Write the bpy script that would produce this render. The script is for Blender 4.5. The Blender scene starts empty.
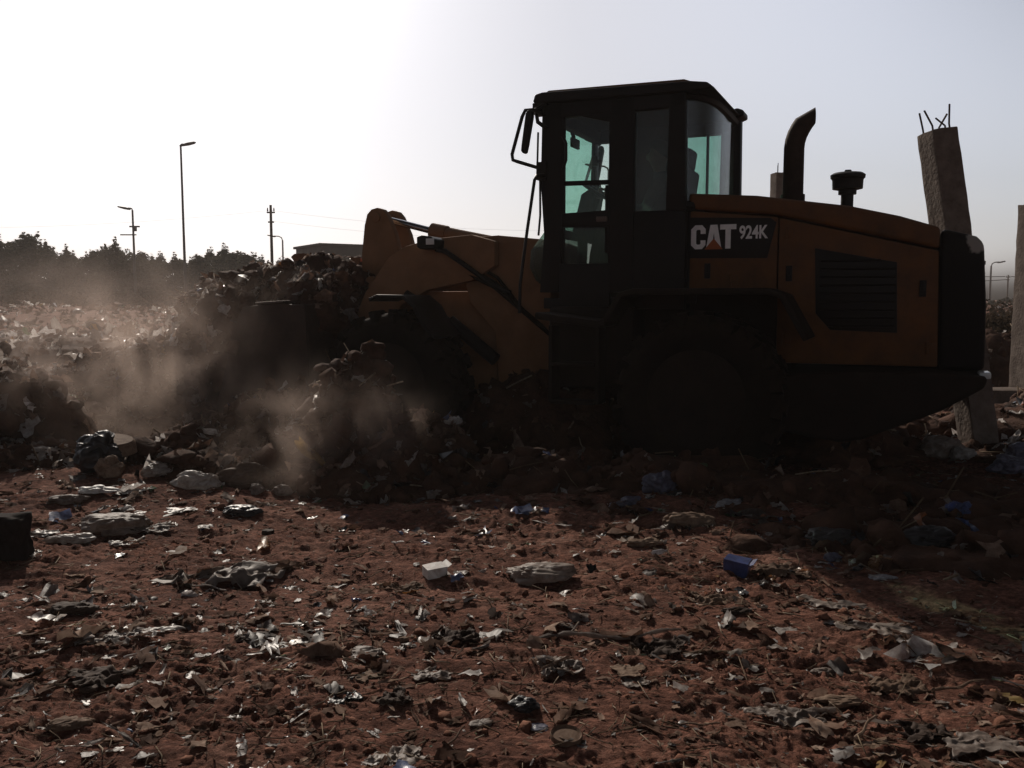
import bpy, bmesh, math, random
import numpy as np
from math import radians as R, sin, cos, pi
from mathutils import Vector, Matrix

random.seed(7)
RNG = np.random.default_rng(7)
SC = bpy.context.scene
COL = SC.collection

# ------------------------------------------------------------------ camera
CAM_H, FOC, HORIZON = 1.53, 887.0, 300.0
PITCH = math.atan((384 - HORIZON) / FOC)
cam_d = bpy.data.cameras.new('camera')
cam = bpy.data.objects.new('camera', cam_d)
COL.objects.link(cam)
cam.location = (0, 0, CAM_H)
cam.rotation_euler = (pi / 2 - PITCH, 0, 0)
cam_d.sensor_width = 36
cam_d.lens = FOC * 36 / 1024
cam_d.clip_end = 3000
cam_d.clip_start = 0.05
SC.camera = cam


def at_depth(px, py, depth):
    """world point seen at a photo position, DEPTH metres ahead"""
    a, b = (px - 512) / FOC, (384 - py) / FOC
    r = Vector((a, cos(PITCH) + b * sin(PITCH), -sin(PITCH) + b * cos(PITCH)))
    k = depth / r.y
    return Vector((0, 0, CAM_H)) + r * k


def on_ground(px, py):
    a, b = (px - 512) / FOC, (384 - py) / FOC
    r = Vector((a, cos(PITCH) + b * sin(PITCH), -sin(PITCH) + b * cos(PITCH)))
    p = Vector((0, 0, CAM_H)) + r * (CAM_H / -r.z)
    for _ in range(4):
        z = float(ground_h(np.array([p.x]), np.array([p.y]))[0])
        p = Vector((0, 0, CAM_H)) + r * ((CAM_H - z) / -r.z)
    return p


# ------------------------------------------------------------------ numpy noise
def _hash(ix, iy, iz, seed):
    h = (ix.astype(np.int64) * 374761393 + iy.astype(np.int64) * 668265263 + iz.astype(np.int64) * 2147483647 + seed * 974711) & 0xFFFFFFFF
    h = ((h ^ (h >> 13)) * 1274126177) & 0xFFFFFFFF
    h = ((h ^ (h >> 16)) * 2246822519) & 0xFFFFFFFF
    return ((h ^ (h >> 15)) & 0xFFFFFF) / float(0xFFFFFF) * 2 - 1


def vnoise(x, y, z=None, seed=0):
    z = np.zeros_like(x) if z is None else z
    xf, yf, zf = np.floor(x), np.floor(y), np.floor(z)
    fx, fy, fz = x - xf, y - yf, z - zf
    ux, uy, uz = fx * fx * fx * (fx * (6 * fx - 15) + 10), fy * fy * fy * (fy * (6 * fy - 15) + 10), fz * fz * (3 - 2 * fz)
    flat = not np.any(fz)
    def lay(dz):
        a = _hash(xf, yf, zf + dz, seed); b = _hash(xf + 1, yf, zf + dz, seed)
        c = _hash(xf, yf + 1, zf + dz, seed); d = _hash(xf + 1, yf + 1, zf + dz, seed)
        return (a * (1 - ux) + b * ux) * (1 - uy) + (c * (1 - ux) + d * ux) * uy
    l0 = lay(0)
    return l0 if flat else l0 * (1 - uz) + lay(1) * uz


def fbm(x, y, z=None, oct=4, seed=0, gain=.5):
    s, a = 0, 1.0
    for i in range(oct):
        s = s + a * vnoise(x * 2 ** i + 13.7 * i, y * 2 ** i - 7.1 * i, None if z is None else z * 2 ** i + 3.3 * i, seed + i)
        a *= gain
    return s


def smooth(t):
    t = np.clip(t, 0, 1)
    return t * t * (3 - 2 * t)


def base_h(x, y):
    r = np.hypot(x, y)
    h = 1.0 * smooth((r - 16) / 45) + .06 * fbm(x * .35, y * .35, oct=2, seed=3) * smooth((r - 2) / 6)
    # low swells of tipped soil and refuse
    for cx, cy, rx, ry, hh in ((4.6, 9.0, 2.4, 1.6, .16), (1.6, 6.2, 2.4, .8, .13), (-4.0, 9.0, 2.0, 2.5, .18),
                               (-9, 24, 9, 5, .35), (-22, 38, 12, 8, .5), (5.5, 15, 4, 3, .3)):
        h = h + hh * np.exp(-(((x - cx) / rx) ** 2 + ((y - cy) / ry) ** 2))
    return h


def ground_h(x, y):
    """ground height: broken, tracked-over soil"""
    r = np.hypot(x, y)
    h = base_h(x, y)
    near = np.clip(14 / np.maximum(r, .1), 0, 1)
    wx = x + .25 * vnoise(x * .8, y * .8, seed=31); wy = y + .25 * vnoise(x * .8 + 9, y * .8, seed=32)
    h = h + .020 * vnoise(wx * .9, wy * 2.6, seed=11)
    h = h + .012 * (1 - 2 * np.abs(vnoise(wx * 1.9, wy * 6.5, seed=12)))
    h = h + .009 * vnoise(wx * 5, wy * 11, seed=13)
    m = .5 + .5 * vnoise(x * .9, y * 1.9, seed=15)
    h = h + near * (.25 + m * m) * (.010 * (1 - 2 * np.abs(vnoise(x * 12, y * 22, seed=14))) + .009 * vnoise(x * 30, y * 44, seed=16) + .004 * vnoise(x * 80, y * 86, seed=17))
    # old wheel ruts with cleat marks, and the fine combed lines a grader leaves
    for k, (y0, sl) in enumerate(((3.15, .06), (3.75, .05), (4.45, -.03))):
        d = y - (y0 + sl * x + .08 * np.sin(x * .9 + k))
        h = h - .024 * np.exp(-(d / .16) ** 2) * (.6 + .4 * np.sin(x * 22 + d * 14))
    h = h + .004 * near * np.sin((y + .03 * x + .05 * vnoise(x * .7, y * .9, seed=19)) * 62) * smooth(vnoise(x * .5, y * 1.1, seed=18) + .3)
    return h


def gh(x, y):
    return float(ground_h(np.array([float(x)]), np.array([float(y)]))[0])


# ------------------------------------------------------------------ materials
def new_mat(name):
    m = bpy.data.materials.new(name)
    m.use_nodes = True
    nt = m.node_tree
    for n in list(nt.nodes):
        nt.nodes.remove(n)
    out = nt.nodes.new('ShaderNodeOutputMaterial')
    return m, nt, out


def N(nt, t, **kw):
    n = nt.nodes.new(t)
    for k, v in kw.items():
        if k.startswith('i_'):
            n.inputs[k[2:].replace('_', ' ')].default_value = v
        else:
            setattr(n, k, v)
    return n


def ramp(nt, stops, interp='LINEAR'):
    r = nt.nodes.new('ShaderNodeValToRGB')
    r.color_ramp.interpolation = interp
    e = r.color_ramp.elements
    while len(e) < len(stops):
        e.new(.5)
    for i, (p, c) in enumerate(stops):
        e[i].position = p
        e[i].color = (*c, 1) if len(c) == 3 else c
    return r


def surface(name, c1, c2, rough=.6, scale=6, spec=.4, metal=0, bump=0, bscale=40, dust=None, dust_amt=.4, coord='Object'):
    """two-tone noisy paint or skin, optionally powdered with dust on upward faces"""
    m, nt, out = new_mat(name)
    L = nt.links.new
    tc = N(nt, 'ShaderNodeTexCoord')
    no = N(nt, 'ShaderNodeTexNoise', i_Scale=scale, i_Detail=8.0, i_Roughness=.65)
    L(tc.outputs[coord], no.inputs['Vector'])
    rp = ramp(nt, [(.32, c1), (.68, c2)])
    L(no.outputs['Fac'], rp.inputs['Fac'])
    b = N(nt, 'ShaderNodeBsdfPrincipled', i_Roughness=rough, i_Metallic=metal)
    b.inputs['Specular IOR Level'].default_value = spec
    col = rp.outputs['Color']
    if dust:
        ge = N(nt, 'ShaderNodeNewGeometry')
        sp = N(nt, 'ShaderNodeSeparateXYZ')
        L(ge.outputs['Normal'], sp.inputs[0])
        n2 = N(nt, 'ShaderNodeTexNoise', i_Scale=scale * 2.3, i_Detail=6.0, i_Roughness=.7)
        L(tc.outputs[coord], n2.inputs['Vector'])
        mu = N(nt, 'ShaderNodeMath', operation='MULTIPLY_ADD'); mu.inputs[1].default_value = .45; mu.inputs[2].default_value = .2
        L(sp.outputs['Z'], mu.inputs[0])
        m2 = N(nt, 'ShaderNodeMath', operation='MULTIPLY'); L(mu.outputs[0], m2.inputs[0]); L(n2.outputs['Fac'], m2.inputs[1])
        m3 = N(nt, 'ShaderNodeMath', operation='MULTIPLY', use_clamp=True); L(m2.outputs[0], m3.inputs[0]); m3.inputs[1].default_value = dust_amt * 4
        mx = N(nt, 'ShaderNodeMix', data_type='RGBA'); L(m3.outputs[0], mx.inputs['Factor']); L(col, mx.inputs['A']); mx.inputs['B'].default_value = (*dust, 1)
        col = mx.outputs['Result']
        rr = N(nt, 'ShaderNodeMapRange'); rr.inputs['To Min'].default_value = rough; rr.inputs['To Max'].default_value = .95
        L(m3.outputs[0], rr.inputs['Value']); L(rr.outputs['Result'], b.inputs['Roughness'])
    L(col, b.inputs['Base Color'])
    if bump:
        n3 = N(nt, 'ShaderNodeTexNoise', i_Scale=bscale, i_Detail=6.0)
        L(tc.outputs[coord], n3.inputs['Vector'])
        bp = N(nt, 'ShaderNodeBump', i_Strength=bump, i_Distance=.02)
        L(n3.outputs['Fac'], bp.inputs['Height'])
        L(bp.outputs['Normal'], b.inputs['Normal'])
    L(b.outputs[0], out.inputs['Surface'])
    return m


def scrap(name, stops, rough=.5, trans=.3, spec=.5, island=True, bump=.3, scale=25):
    """thin refuse: a colour per piece, some light comes through"""
    m, nt, out = new_mat(name)
    L = nt.links.new
    tc = N(nt, 'ShaderNodeTexCoord')
    if island:
        src = N(nt, 'ShaderNodeNewGeometry').outputs['Random Per Island']
    else:
        src = N(nt, 'ShaderNodeObjectInfo').outputs['Random']
    rp = ramp(nt, stops)
    L(src, rp.inputs['Fac'])
    no = N(nt, 'ShaderNodeTexNoise', i_Scale=scale, i_Detail=5.0, i_Roughness=.7)
    L(tc.outputs['Object'], no.inputs['Vector'])
    r2 = ramp(nt, [(.35, (.42, .33, .28)), (.62, (1, 1, 1))])
    L(no.outputs['Fac'], r2.inputs['Fac'])
    mx = N(nt, 'ShaderNodeMix', data_type='RGBA', blend_type='MULTIPLY'); mx.inputs['Factor'].default_value = .8
    L(rp.outputs['Color'], mx.inputs['A']); L(r2.outputs['Color'], mx.inputs['B'])
    b = N(nt, 'ShaderNodeBsdfPrincipled', i_Roughness=rough)
    b.inputs['Specular IOR Level'].default_value = spec
    L(mx.outputs['Result'], b.inputs['Base Color'])
    if bump:
        bp = N(nt, 'ShaderNodeBump', i_Strength=bump if island else .35, i_Distance=.01)
        if not island: no.inputs['Distortion'].default_value = .8
        L(no.outputs['Fac'], bp.inputs['Height']); L(bp.outputs['Normal'], b.inputs['Normal'])
    if trans > 0:
        t = N(nt, 'ShaderNodeBsdfTranslucent'); L(mx.outputs['Result'], t.inputs['Color'])
        ms = N(nt, 'ShaderNodeMixShader'); ms.inputs['Fac'].default_value = trans
        L(b.outputs[0], ms.inputs[1]); L(t.outputs[0], ms.inputs[2])
        L(ms.outputs[0], out.inputs['Surface'])
    else:
        L(b.outputs[0], out.inputs['Surface'])
    return m


def pane_mat(name, tint, dirt, film, rough=.03):
    m, nt, out = new_mat(name)
    L = nt.links.new
    tr = N(nt, 'ShaderNodeBsdfTransparent', i_Color=(*tint, 1))
    gl = N(nt, 'ShaderNodeBsdfGlossy', i_Color=(.8, .8, .8, 1), i_Roughness=rough)
    fr = N(nt, 'ShaderNodeLayerWeight', i_Blend=.5)
    pw = N(nt, 'ShaderNodeMath', operation='POWER'); pw.inputs[1].default_value = 5; L(fr.outputs['Facing'], pw.inputs[0])
    ma = N(nt, 'ShaderNodeMath', operation='MULTIPLY_ADD'); ma.inputs[1].default_value = .6; ma.inputs[2].default_value = .03; L(pw.outputs[0], ma.inputs[0])
    m1 = N(nt, 'ShaderNodeMixShader'); L(ma.outputs[0], m1.inputs[0]); L(tr.outputs[0], m1.inputs[1]); L(gl.outputs[0], m1.inputs[2])
    df = N(nt, 'ShaderNodeBsdfTranslucent', i_Color=(*film, 1))
    d2 = N(nt, 'ShaderNodeBsdfDiffuse', i_Color=(*film, 1))
    md = N(nt, 'ShaderNodeMixShader'); md.inputs[0].default_value = .5; L(df.outputs[0], md.inputs[1]); L(d2.outputs[0], md.inputs[2])
    tc = N(nt, 'ShaderNodeTexCoord')
    no = N(nt, 'ShaderNodeTexNoise', i_Scale=3.0, i_Detail=6.0, i_Roughness=.7)
    L(tc.outputs['Object'], no.inputs['Vector'])
    mr = N(nt, 'ShaderNodeMapRange'); mr.inputs['From Min'].default_value = .35; mr.inputs['From Max'].default_value = .7
    mr.inputs['To Min'].default_value = dirt * .5; mr.inputs['To Max'].default_value = dirt * 1.5
    L(no.outputs['Fac'], mr.inputs['Value'])
    m2 = N(nt, 'ShaderNodeMixShader'); L(mr.outputs['Result'], m2.inputs[0]); L(m1.outputs[0], m2.inputs[1]); L(md.outputs[0], m2.inputs[2])
    L(m2.outputs[0], out.inputs['Surface'])
    return m


DUST = (.13, .075, .048)
M = {}
M['paint_dusty_glare'] = surface('dusty_glare_linkage_yellow', (.20, .095, .040), (.28, .14, .066), .7, 4, .15, dust=(.2, .13, .09), dust_amt=.5, bump=.06)  # front linkage paint: dust coat, paled further to paint in the backlit glare
M['paint'] = surface('loader_yellow', (.070, .030, .011), (.155, .056, .012), .55, 4.5, .2, dust=DUST, dust_amt=.5, bump=.06)
M['black'] = surface('satin_black', (.005, .005, .0055), (.009, .008, .008), .5, 5, .2, dust=DUST, dust_amt=.05)
M['dark'] = surface('chassis_dark', (.009, .007, .006), (.016, .012, .009), .75, 5, .15, dust=DUST, dust_amt=.10, bump=.1)
M['rubber'] = surface('tyre_rubber', (.006, .005, .0045), (.012, .010, .008), .9, 7, .1, dust=DUST, dust_amt=.10, bump=.15)
M['steel'] = surface('worn_steel', (.07, .06, .055), (.16, .13, .11), .5, 8, .5, .6, dust=DUST, dust_amt=.25, bump=.1)
M['bucket'] = surface('bucket_steel', (.025, .018, .014), (.055, .036, .027), .6, 6, .4, .3, dust=DUST, dust_amt=.3, bump=.15)
M['chrome'] = surface('rod_chrome', (.35, .35, .36), (.5, .5, .5), .2, 5, .5, 1)
M['rust'] = surface('exhaust_rust', (.022, .013, .010), (.045, .026, .019), .75, 10, .2, .2, bump=.15)
M['lens'] = surface('lamp_lens', (.6, .6, .58), (.75, .75, .72), .15, 5, .5)
M['lettering'] = surface('pale_lettering', (.70, .70, .68), (.82, .82, .80), .5, 20, .3)
M['triangle'] = surface('logo_triangle', (.28, .07, .014), (.33, .09, .02), .5, 20, .3)
M['seat'] = surface('seat_fabric', (.02, .02, .022), (.035, .034, .035), .9, 20, .2)
M['glass'] = pane_mat('cab_glass', (.90, .95, .93), .035, (.35, .33, .3))
M['glass_green'] = pane_mat('green_cab_glass', (.62, .84, .76), .05, (.35, .36, .33))
M['glass_grimy'] = pane_mat('grimy_cab_glass', (.42, .46, .44), .12, (.30, .28, .27))
M['glass_rear'] = pane_mat('dusty_rear_glass', (.80, .85, .84), .11, (.42, .40, .40))
M['glass_dusty'] = pane_mat('dusty_cab_glass', (.72, .82, .78), .17, (.42, .40, .38))
M['skin'] = surface('skin', (.20, .11, .07), (.24, .13, .09), .6, 10, .3)
M['shirt'] = surface('dark_shirt', (.03, .03, .04), (.05, .05, .06), .9, 20, .2)
M['trousers'] = surface('dark_trousers', (.02, .02, .022), (.03, .03, .03), .9, 20, .2)
M['hair'] = surface('dark_hair', (.008, .007, .006), (.015, .012, .01), .6, 30, .3)
M['concrete'] = surface('rough_concrete', (.085, .066, .055), (.19, .155, .13), .95, 7, .2, bump=.5, bscale=30, dust=DUST, dust_amt=.2)
M['rebar'] = surface('rusty_rebar', (.05, .03, .022), (.09, .05, .035), .8, 12, .2)
M['galv'] = surface('galvanised_pole', (.10, .10, .10), (.16, .155, .15), .6, 3, .3, .3)
M['wood'] = surface('weathered_timber', (.07, .055, .045), (.12, .10, .08), .9, 4, .2)
M['wire'] = surface('wire_black', (.03, .03, .03), (.05, .05, .05), .7, 3, .2)
M['render'] = surface('grey_render', (.10, .085, .075), (.15, .13, .115), .9, 1.5, .2, bump=.1)
M['opening'] = surface('dark_opening', (.02, .02, .022), (.03, .03, .03), .4, 3, .4)
M['bark'] = surface('bark', (.04, .028, .02), (.07, .05, .035), .95, 6, .2, bump=.4)
M['dirtmound'] = surface('refuse_soil', (.03, .014, .009), (.10, .05, .032), .95, 5, .15, bump=.7, bscale=35)
M['clod'] = surface('soil_clod', (.10, .040, .025), (.26, .12, .075), .95, 9, .15, bump=.4, bscale=60, coord='Object')

M['w'] = scrap('white_plastic', [(0, (.30, .26, .23)), (.5, (.52, .48, .44)), (1, (.72, .70, .68))], .35, .5)
M['g'] = scrap('grey_plastic', [(0, (.10, .08, .07)), (.6, (.20, .165, .145)), (1, (.34, .29, .26))], .5, .35)
M['k'] = scrap('black_plastic', [(0, (.012, .011, .012)), (1, (.035, .03, .032))], .3, .05)
M['b'] = scrap('brown_paper', [(0, (.08, .04, .026)), (.55, (.17, .10, .07)), (1, (.36, .26, .20))], .85, .2, .1)
M['l'] = scrap('blue_plastic', [(0, (.03, .05, .16)), (.5, (.06, .10, .26)), (1, (.16, .20, .36))], .35, .3)
M['r'] = scrap('red_orange_plastic', [(0, (.22, .04, .03)), (.5, (.32, .13, .04)), (1, (.40, .28, .10))], .4, .3)
M['n'] = scrap('green_plastic', [(0, (.05, .12, .05)), (1, (.14, .20, .10))], .4, .3)
M['straw'] = scrap('dry_straw', [(0, (.10, .065, .04)), (.6, (.22, .16, .10)), (1, (.42, .34, .25))], .8, .1, .2, bump=0)
# single pieces: colour per object is chosen by the material
M['p_white'] = scrap('piece_white', [(0, (.50, .45, .41)), (1, (.66, .62, .58))], .4, .5, island=False, scale=14)
M['p_bright'] = scrap('piece_bright_white', [(0, (.78, .76, .72)), (1, (.82, .80, .77))], .5, .15, island=False, scale=6)
M['p_pale'] = scrap('piece_pale_grey', [(0, (.30, .24, .20)), (1, (.42, .35, .30))], .55, .45, island=False, scale=14)
M['p_tan'] = scrap('piece_tan', [(0, (.22, .145, .10)), (1, (.34, .24, .17))], .8, .25, .2, island=False, scale=14)
M['p_dark'] = scrap('piece_dark', [(0, (.015, .013, .014)), (1, (.04, .035, .034))], .45, 0, island=False, scale=14)
M['p_soot'] = scrap('piece_soot', [(0, (.02, .016, .014)), (1, (.035, .028, .025))], .95, 0, .1, island=False, scale=14)
M['p_brown'] = scrap('piece_brown', [(0, (.055, .034, .024)), (1, (.10, .065, .045))], .8, 0, .2, island=False, scale=14)
M['p_blue'] = scrap('piece_blue', [(0, (.05, .075, .22)), (1, (.07, .10, .27))], .4, .1, island=False, scale=10)
M['p_lilac'] = scrap('piece_blue_grey', [(0, (.13, .135, .20)), (1, (.19, .19, .27))], .4, .3, island=False, scale=14)
M['p_green'] = scrap('piece_green', [(0, (.16, .22, .10)), (1, (.2, .26, .13))], .5, .1, island=False, scale=14)
M['p_amber'] = scrap('piece_amber', [(0, (.22, .11, .04)), (1, (.26, .13, .05))], .4, .2, island=False, scale=14)
M['p_clear'] = scrap('piece_clear_film', [(0, (.55, .56, .60)), (1, (.65, .66, .70))], .12, .45, .8, island=False, scale=18)


def leaf_mat(name, stops):
    m, nt, out = new_mat(name)
    L = nt.links.new
    ge = N(nt, 'ShaderNodeNewGeometry')
    rp = ramp(nt, stops); L(ge.outputs['Random Per Island'], rp.inputs['Fac'])
    b = N(nt, 'ShaderNodeBsdfDiffuse'); L(rp.outputs['Color'], b.inputs['Color'])
    t = N(nt, 'ShaderNodeBsdfTranslucent'); L(rp.outputs['Color'], t.inputs['Color'])
    ms = N(nt, 'ShaderNodeMixShader'); ms.inputs[0].default_value = .4
    L(b.outputs[0], ms.inputs[1]); L(t.outputs[0], ms.inputs[2]); L(ms.outputs[0], out.inputs['Surface'])
    return m


M['leaf'] = leaf_mat('dusty_foliage', [(0, (.045, .042, .030)), (.6, (.075, .070, .050)), (1, (.115, .105, .08))])
M['leaf_brown'] = leaf_mat('dry_foliage', [(0, (.028, .020, .014)), (.6, (.055, .040, .028)), (1, (.09, .065, .045))])


def soil_mat():
    m, nt, out = new_mat('broken_soil')
    L = nt.links.new
    tc = N(nt, 'ShaderNodeTexCoord')
    mp = N(nt, 'ShaderNodeMapping'); mp.inputs['Scale'].default_value = (1, 1.8, 1)
    L(tc.outputs['Object'], mp.inputs['Vector'])
    n1 = N(nt, 'ShaderNodeTexNoise', i_Scale=1.6, i_Detail=9.0, i_Roughness=.68); L(mp.outputs[0], n1.inputs['Vector'])
    n2 = N(nt, 'ShaderNodeTexNoise', i_Scale=22.0, i_Detail=9.0, i_Roughness=.75); L(mp.outputs[0], n2.inputs['Vector'])
    r1 = ramp(nt, [(.3, (.085, .036, .025)), (.52, (.185, .082, .056)), (.75, (.31, .17, .125))])
    L(n1.outputs['Fac'], r1.inputs['Fac'])
    r2 = ramp(nt, [(.34, (.35, .30, .28)), (.5, (.9, .88, .87)), (.68, (2.1, 2.1, 2.1))])
    L(n2.outputs['Fac'], r2.inputs['Fac'])
    mx = N(nt, 'ShaderNodeMix', data_type='RGBA', blend_type='MULTIPLY'); mx.inputs['Factor'].default_value = 1
    L(r1.outputs['Color'], mx.inputs['A']); L(r2.outputs['Color'], mx.inputs['B'])
    b = N(nt, 'ShaderNodeBsdfPrincipled', i_Roughness=.97); b.inputs['Specular IOR Level'].default_value = .12
    L(mx.outputs['Result'], b.inputs['Base Color'])
    n3 = N(nt, 'ShaderNodeTexNoise', i_Scale=70.0, i_Detail=8.0, i_Roughness=.7); L(tc.outputs['Object'], n3.inputs['Vector'])
    bp = N(nt, 'ShaderNodeBump', i_Strength=1.0, i_Distance=.02); L(n3.outputs['Fac'], bp.inputs['Height'])
    L(bp.outputs['Normal'], b.inputs['Normal'])
    L(b.outputs[0], out.inputs['Surface'])
    return m


M['soil'] = soil_mat()


# ------------------------------------------------------------------ object helpers
def tag(o, label=None, cat=None, group=None, kind=None):
    if label: o['label'] = label
    if cat: o['category'] = cat
    if group: o['group'] = group
    if kind: o['kind'] = kind
    return o


def empty(name, loc=(0, 0, 0), rz=0, label=None, cat=None, group=None):
    o = bpy.data.objects.new(name, None)
    COL.objects.link(o)
    o.location = loc
    o.rotation_euler = (0, 0, rz)
    return tag(o, label, cat, group)


def np_obj(name, V, F, mats, mi=None, smooth_=True, parent=None):
    """V (n,3); F list of (k,3|4) arrays"""
    me = bpy.data.meshes.new(name)
    Fs = F if isinstance(F, list) else [F]
    Fs = [f for f in Fs if len(f)]
    loops = np.concatenate([f.ravel() for f in Fs]).astype(np.int32)
    tot = np.concatenate([np.full(len(f), f.shape[1], np.int32) for f in Fs])
    start = np.concatenate([[0], np.cumsum(tot)[:-1]]).astype(np.int32)
    me.vertices.add(len(V)); me.vertices.foreach_set('co', np.asarray(V, np.float32).ravel())
    me.loops.add(len(loops)); me.loops.foreach_set('vertex_index', loops)
    me.polygons.add(len(tot)); me.polygons.foreach_set('loop_start', start); me.polygons.foreach_set('loop_total', tot)
    if mi is not None:
        me.polygons.foreach_set('material_index', np.asarray(mi, np.int32))
    if smooth_:
        me.polygons.foreach_set('use_smooth', np.ones(len(tot), bool))
    me.update(calc_edges=True)
    me.validate()
    for m in (mats if isinstance(mats, list) else [mats]):
        me.materials.append(m)
    o = bpy.data.objects.new(name, me)
    COL.objects.link(o)
    if parent: o.parent = parent
    return o


class MB:
    def __init__(self): self.bm = bmesh.new()
    def poly(self, pts):
        return self.bm.faces.new([self.bm.verts.new(p) for p in pts])
    def box(self, c, s, rot=None):
        r = bmesh.ops.create_cube(self.bm, size=1)
        mat = Matrix.Translation(Vector(c)) @ (rot.to_4x4() if rot else Matrix()) @ Matrix.Diagonal((*s, 1))
        bmesh.ops.transform(self.bm, matrix=mat, verts=r['verts'])
        return self
    def prism(self, pts, v0, v1):
        """polygon given in (u, z), extruded across v"""
        a = [self.bm.verts.new((u, v0, z)) for u, z in pts]
        b = [self.bm.verts.new((u, v1, z)) for u, z in pts]
        self.bm.faces.new(a); self.bm.faces.new(b[::-1])
        n = len(pts)
        for i in range(n):
            self.bm.faces.new((a[i], b[i], b[(i + 1) % n], a[(i + 1) % n]))
        return self
    def strip(self, pts, t, v0, v1):
        """thick folded sheet along a polyline in (u, z)"""
        up, lo = [], []
        for i, p in enumerate(pts):
            p0 = Vector(pts[max(i - 1, 0)]); p1 = Vector(pts[min(i + 1, len(pts) - 1)])
            d = (p1 - p0).normalized(); n = Vector((-d.y, d.x)) * (t / 2)
            up.append(tuple(Vector(p) + n)); lo.append(tuple(Vector(p) - n))
        n = len(pts)
        rows = [[self.bm.verts.new((q[0], v, q[1])) for q in line] for line, v in ((up, v0), (up, v1), (lo, v1), (lo, v0))]
        for i in range(n - 1):
            for k in range(4):
                a, b = rows[k], rows[(k + 1) % 4]
                self.bm.faces.new((a[i], a[i + 1], b[i + 1], b[i]))
        self.bm.faces.new([r[0] for r in rows]); self.bm.faces.new([r[-1] for r in rows][::-1])
        return self
    def tube(self, path, r, n=10, cap=True):
        path = [Vector(p) for p in path]
        rr = r if isinstance(r, (list, tuple)) else [r] * len(path)
        rings, ref = [], None
        for i, p in enumerate(path):
            d = (path[min(i + 1, len(path) - 1)] - path[max(i - 1, 0)]).normalized()
            if ref is None:
                ref = d.orthogonal().normalized()
            ref = (ref - d * ref.dot(d)).normalized()
            s = d.cross(ref)
            rings.append([self.bm.verts.new(p + (ref * cos(2 * pi * k / n) + s * sin(2 * pi * k / n)) * rr[i]) for k in range(n)])
        for a, b in zip(rings, rings[1:]):
            for k in range(n):
                self.bm.faces.new((a[k], a[(k + 1) % n], b[(k + 1) % n], b[k]))
        if cap:
            self.bm.faces.new(rings[0][::-1]); self.bm.faces.new(rings[-1])
        return self
    def lathe(self, prof, c, axis='z', n=32):
        """profile of (radius, height) pairs"""
        rings = []
        for r, h in prof:
            ring = []
            for k in range(n):
                a = 2 * pi * k / n
                p = (r * cos(a), r * sin(a), h) if axis == 'z' else (r * cos(a), h, r * sin(a))
                ring.append(self.bm.verts.new(Vector(c) + Vector(p)))
            rings.append(ring)
        for a, b in zip(rings, rings[1:]):
            for k in range(n):
                self.bm.faces.new((a[k], a[(k + 1) % n], b[(k + 1) % n], b[k]))
        self.bm.faces.new(rings[0][::-1]); self.bm.faces.new(rings[-1])
        return self
    def build(self, name, mat, parent=None, bevel=0, seg=2, angle=40):
        bm = self.bm
        bmesh.ops.recalc_face_normals(bm, faces=bm.faces)
        if bevel:
            es = [e for e in bm.edges if len(e.link_faces) == 2 and e.calc_face_angle(0) > R(30)]
            bmesh.ops.bevel(bm, geom=es, offset=bevel, segments=seg, profile=.6, affect='EDGES', clamp_overlap=True)
        me = bpy.data.meshes.new(name)
        bm.to_mesh(me); bm.free()
        for m in (mat if isinstance(mat, list) else [mat]):
            me.materials.append(m)
        me.polygons.foreach_set('use_smooth', np.ones(len(me.polygons), bool))
        me.set_sharp_from_angle(angle=R(angle))
        o = bpy.data.objects.new(name, me)
        COL.objects.link(o)
        if parent: o.parent = parent
        return o


def kids(o):
    return [c for c in bpy.data.objects if c.parent == o]


def copy_tree(o, parent=None):
    c = o.copy(); COL.objects.link(c)
    c.parent = parent
    for ch in kids(o):
        copy_tree(ch, c)
    return c


# ------------------------------------------------------------------ ground
def build_ground():
    a_in = np.linspace(-44, 44, 980)
    a_out = np.linspace(44, 316, 64)[1:-1]
    ang = np.radians(np.concatenate([a_in, a_out]))
    r = np.concatenate([[.4, .8, 1.2, 1.6, 2.0], np.geomspace(2.2, 26, 720), np.geomspace(26, 90, 110)[1:], [130, 200, 400, 800, 1500]])
    A, RR = np.meshgrid(ang, r)
    X, Y = (RR * np.sin(A)).ravel(), (RR * np.cos(A)).ravel()
    Z = ground_h(X, Y)
    V = np.stack([X, Y, Z], 1)
    n, k = len(ang), len(r)
    i = np.arange(n * (k - 1)).reshape(k - 1, n)
    j = np.roll(i, -1, 1)
    F = np.stack([i, j, j + n, i + n], -1).reshape(-1, 4)[:, ::-1]
    c = len(V)
    V = np.vstack([V, [[0, 0, float(Z[:n].mean())]]])
    fan = np.stack([np.full(n, c), np.roll(np.arange(n), -1), np.arange(n)], 1)[:, ::-1]
    o = np_obj('ground', V, [F, fan], M['soil'])
    tag(o, kind='structure', label='broken reddish brown soil churned by wheels')


build_ground()


# ------------------------------------------------------------------ scrap generators (vectorised)
def rand_frames(n, nrm, tilt, rng):
    """n local frames whose z lies near nrm, tilted at random"""
    d = nrm + rng.normal(0, 1, (n, 3)) * tilt
    d /= np.linalg.norm(d, axis=1, keepdims=True)
    t = rng.normal(0, 1, (n, 3))
    t -= d * (t * d).sum(1, keepdims=True)
    t /= np.linalg.norm(t, axis=1, keepdims=True)
    b = np.cross(d, t)
    return t, b, d


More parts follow.
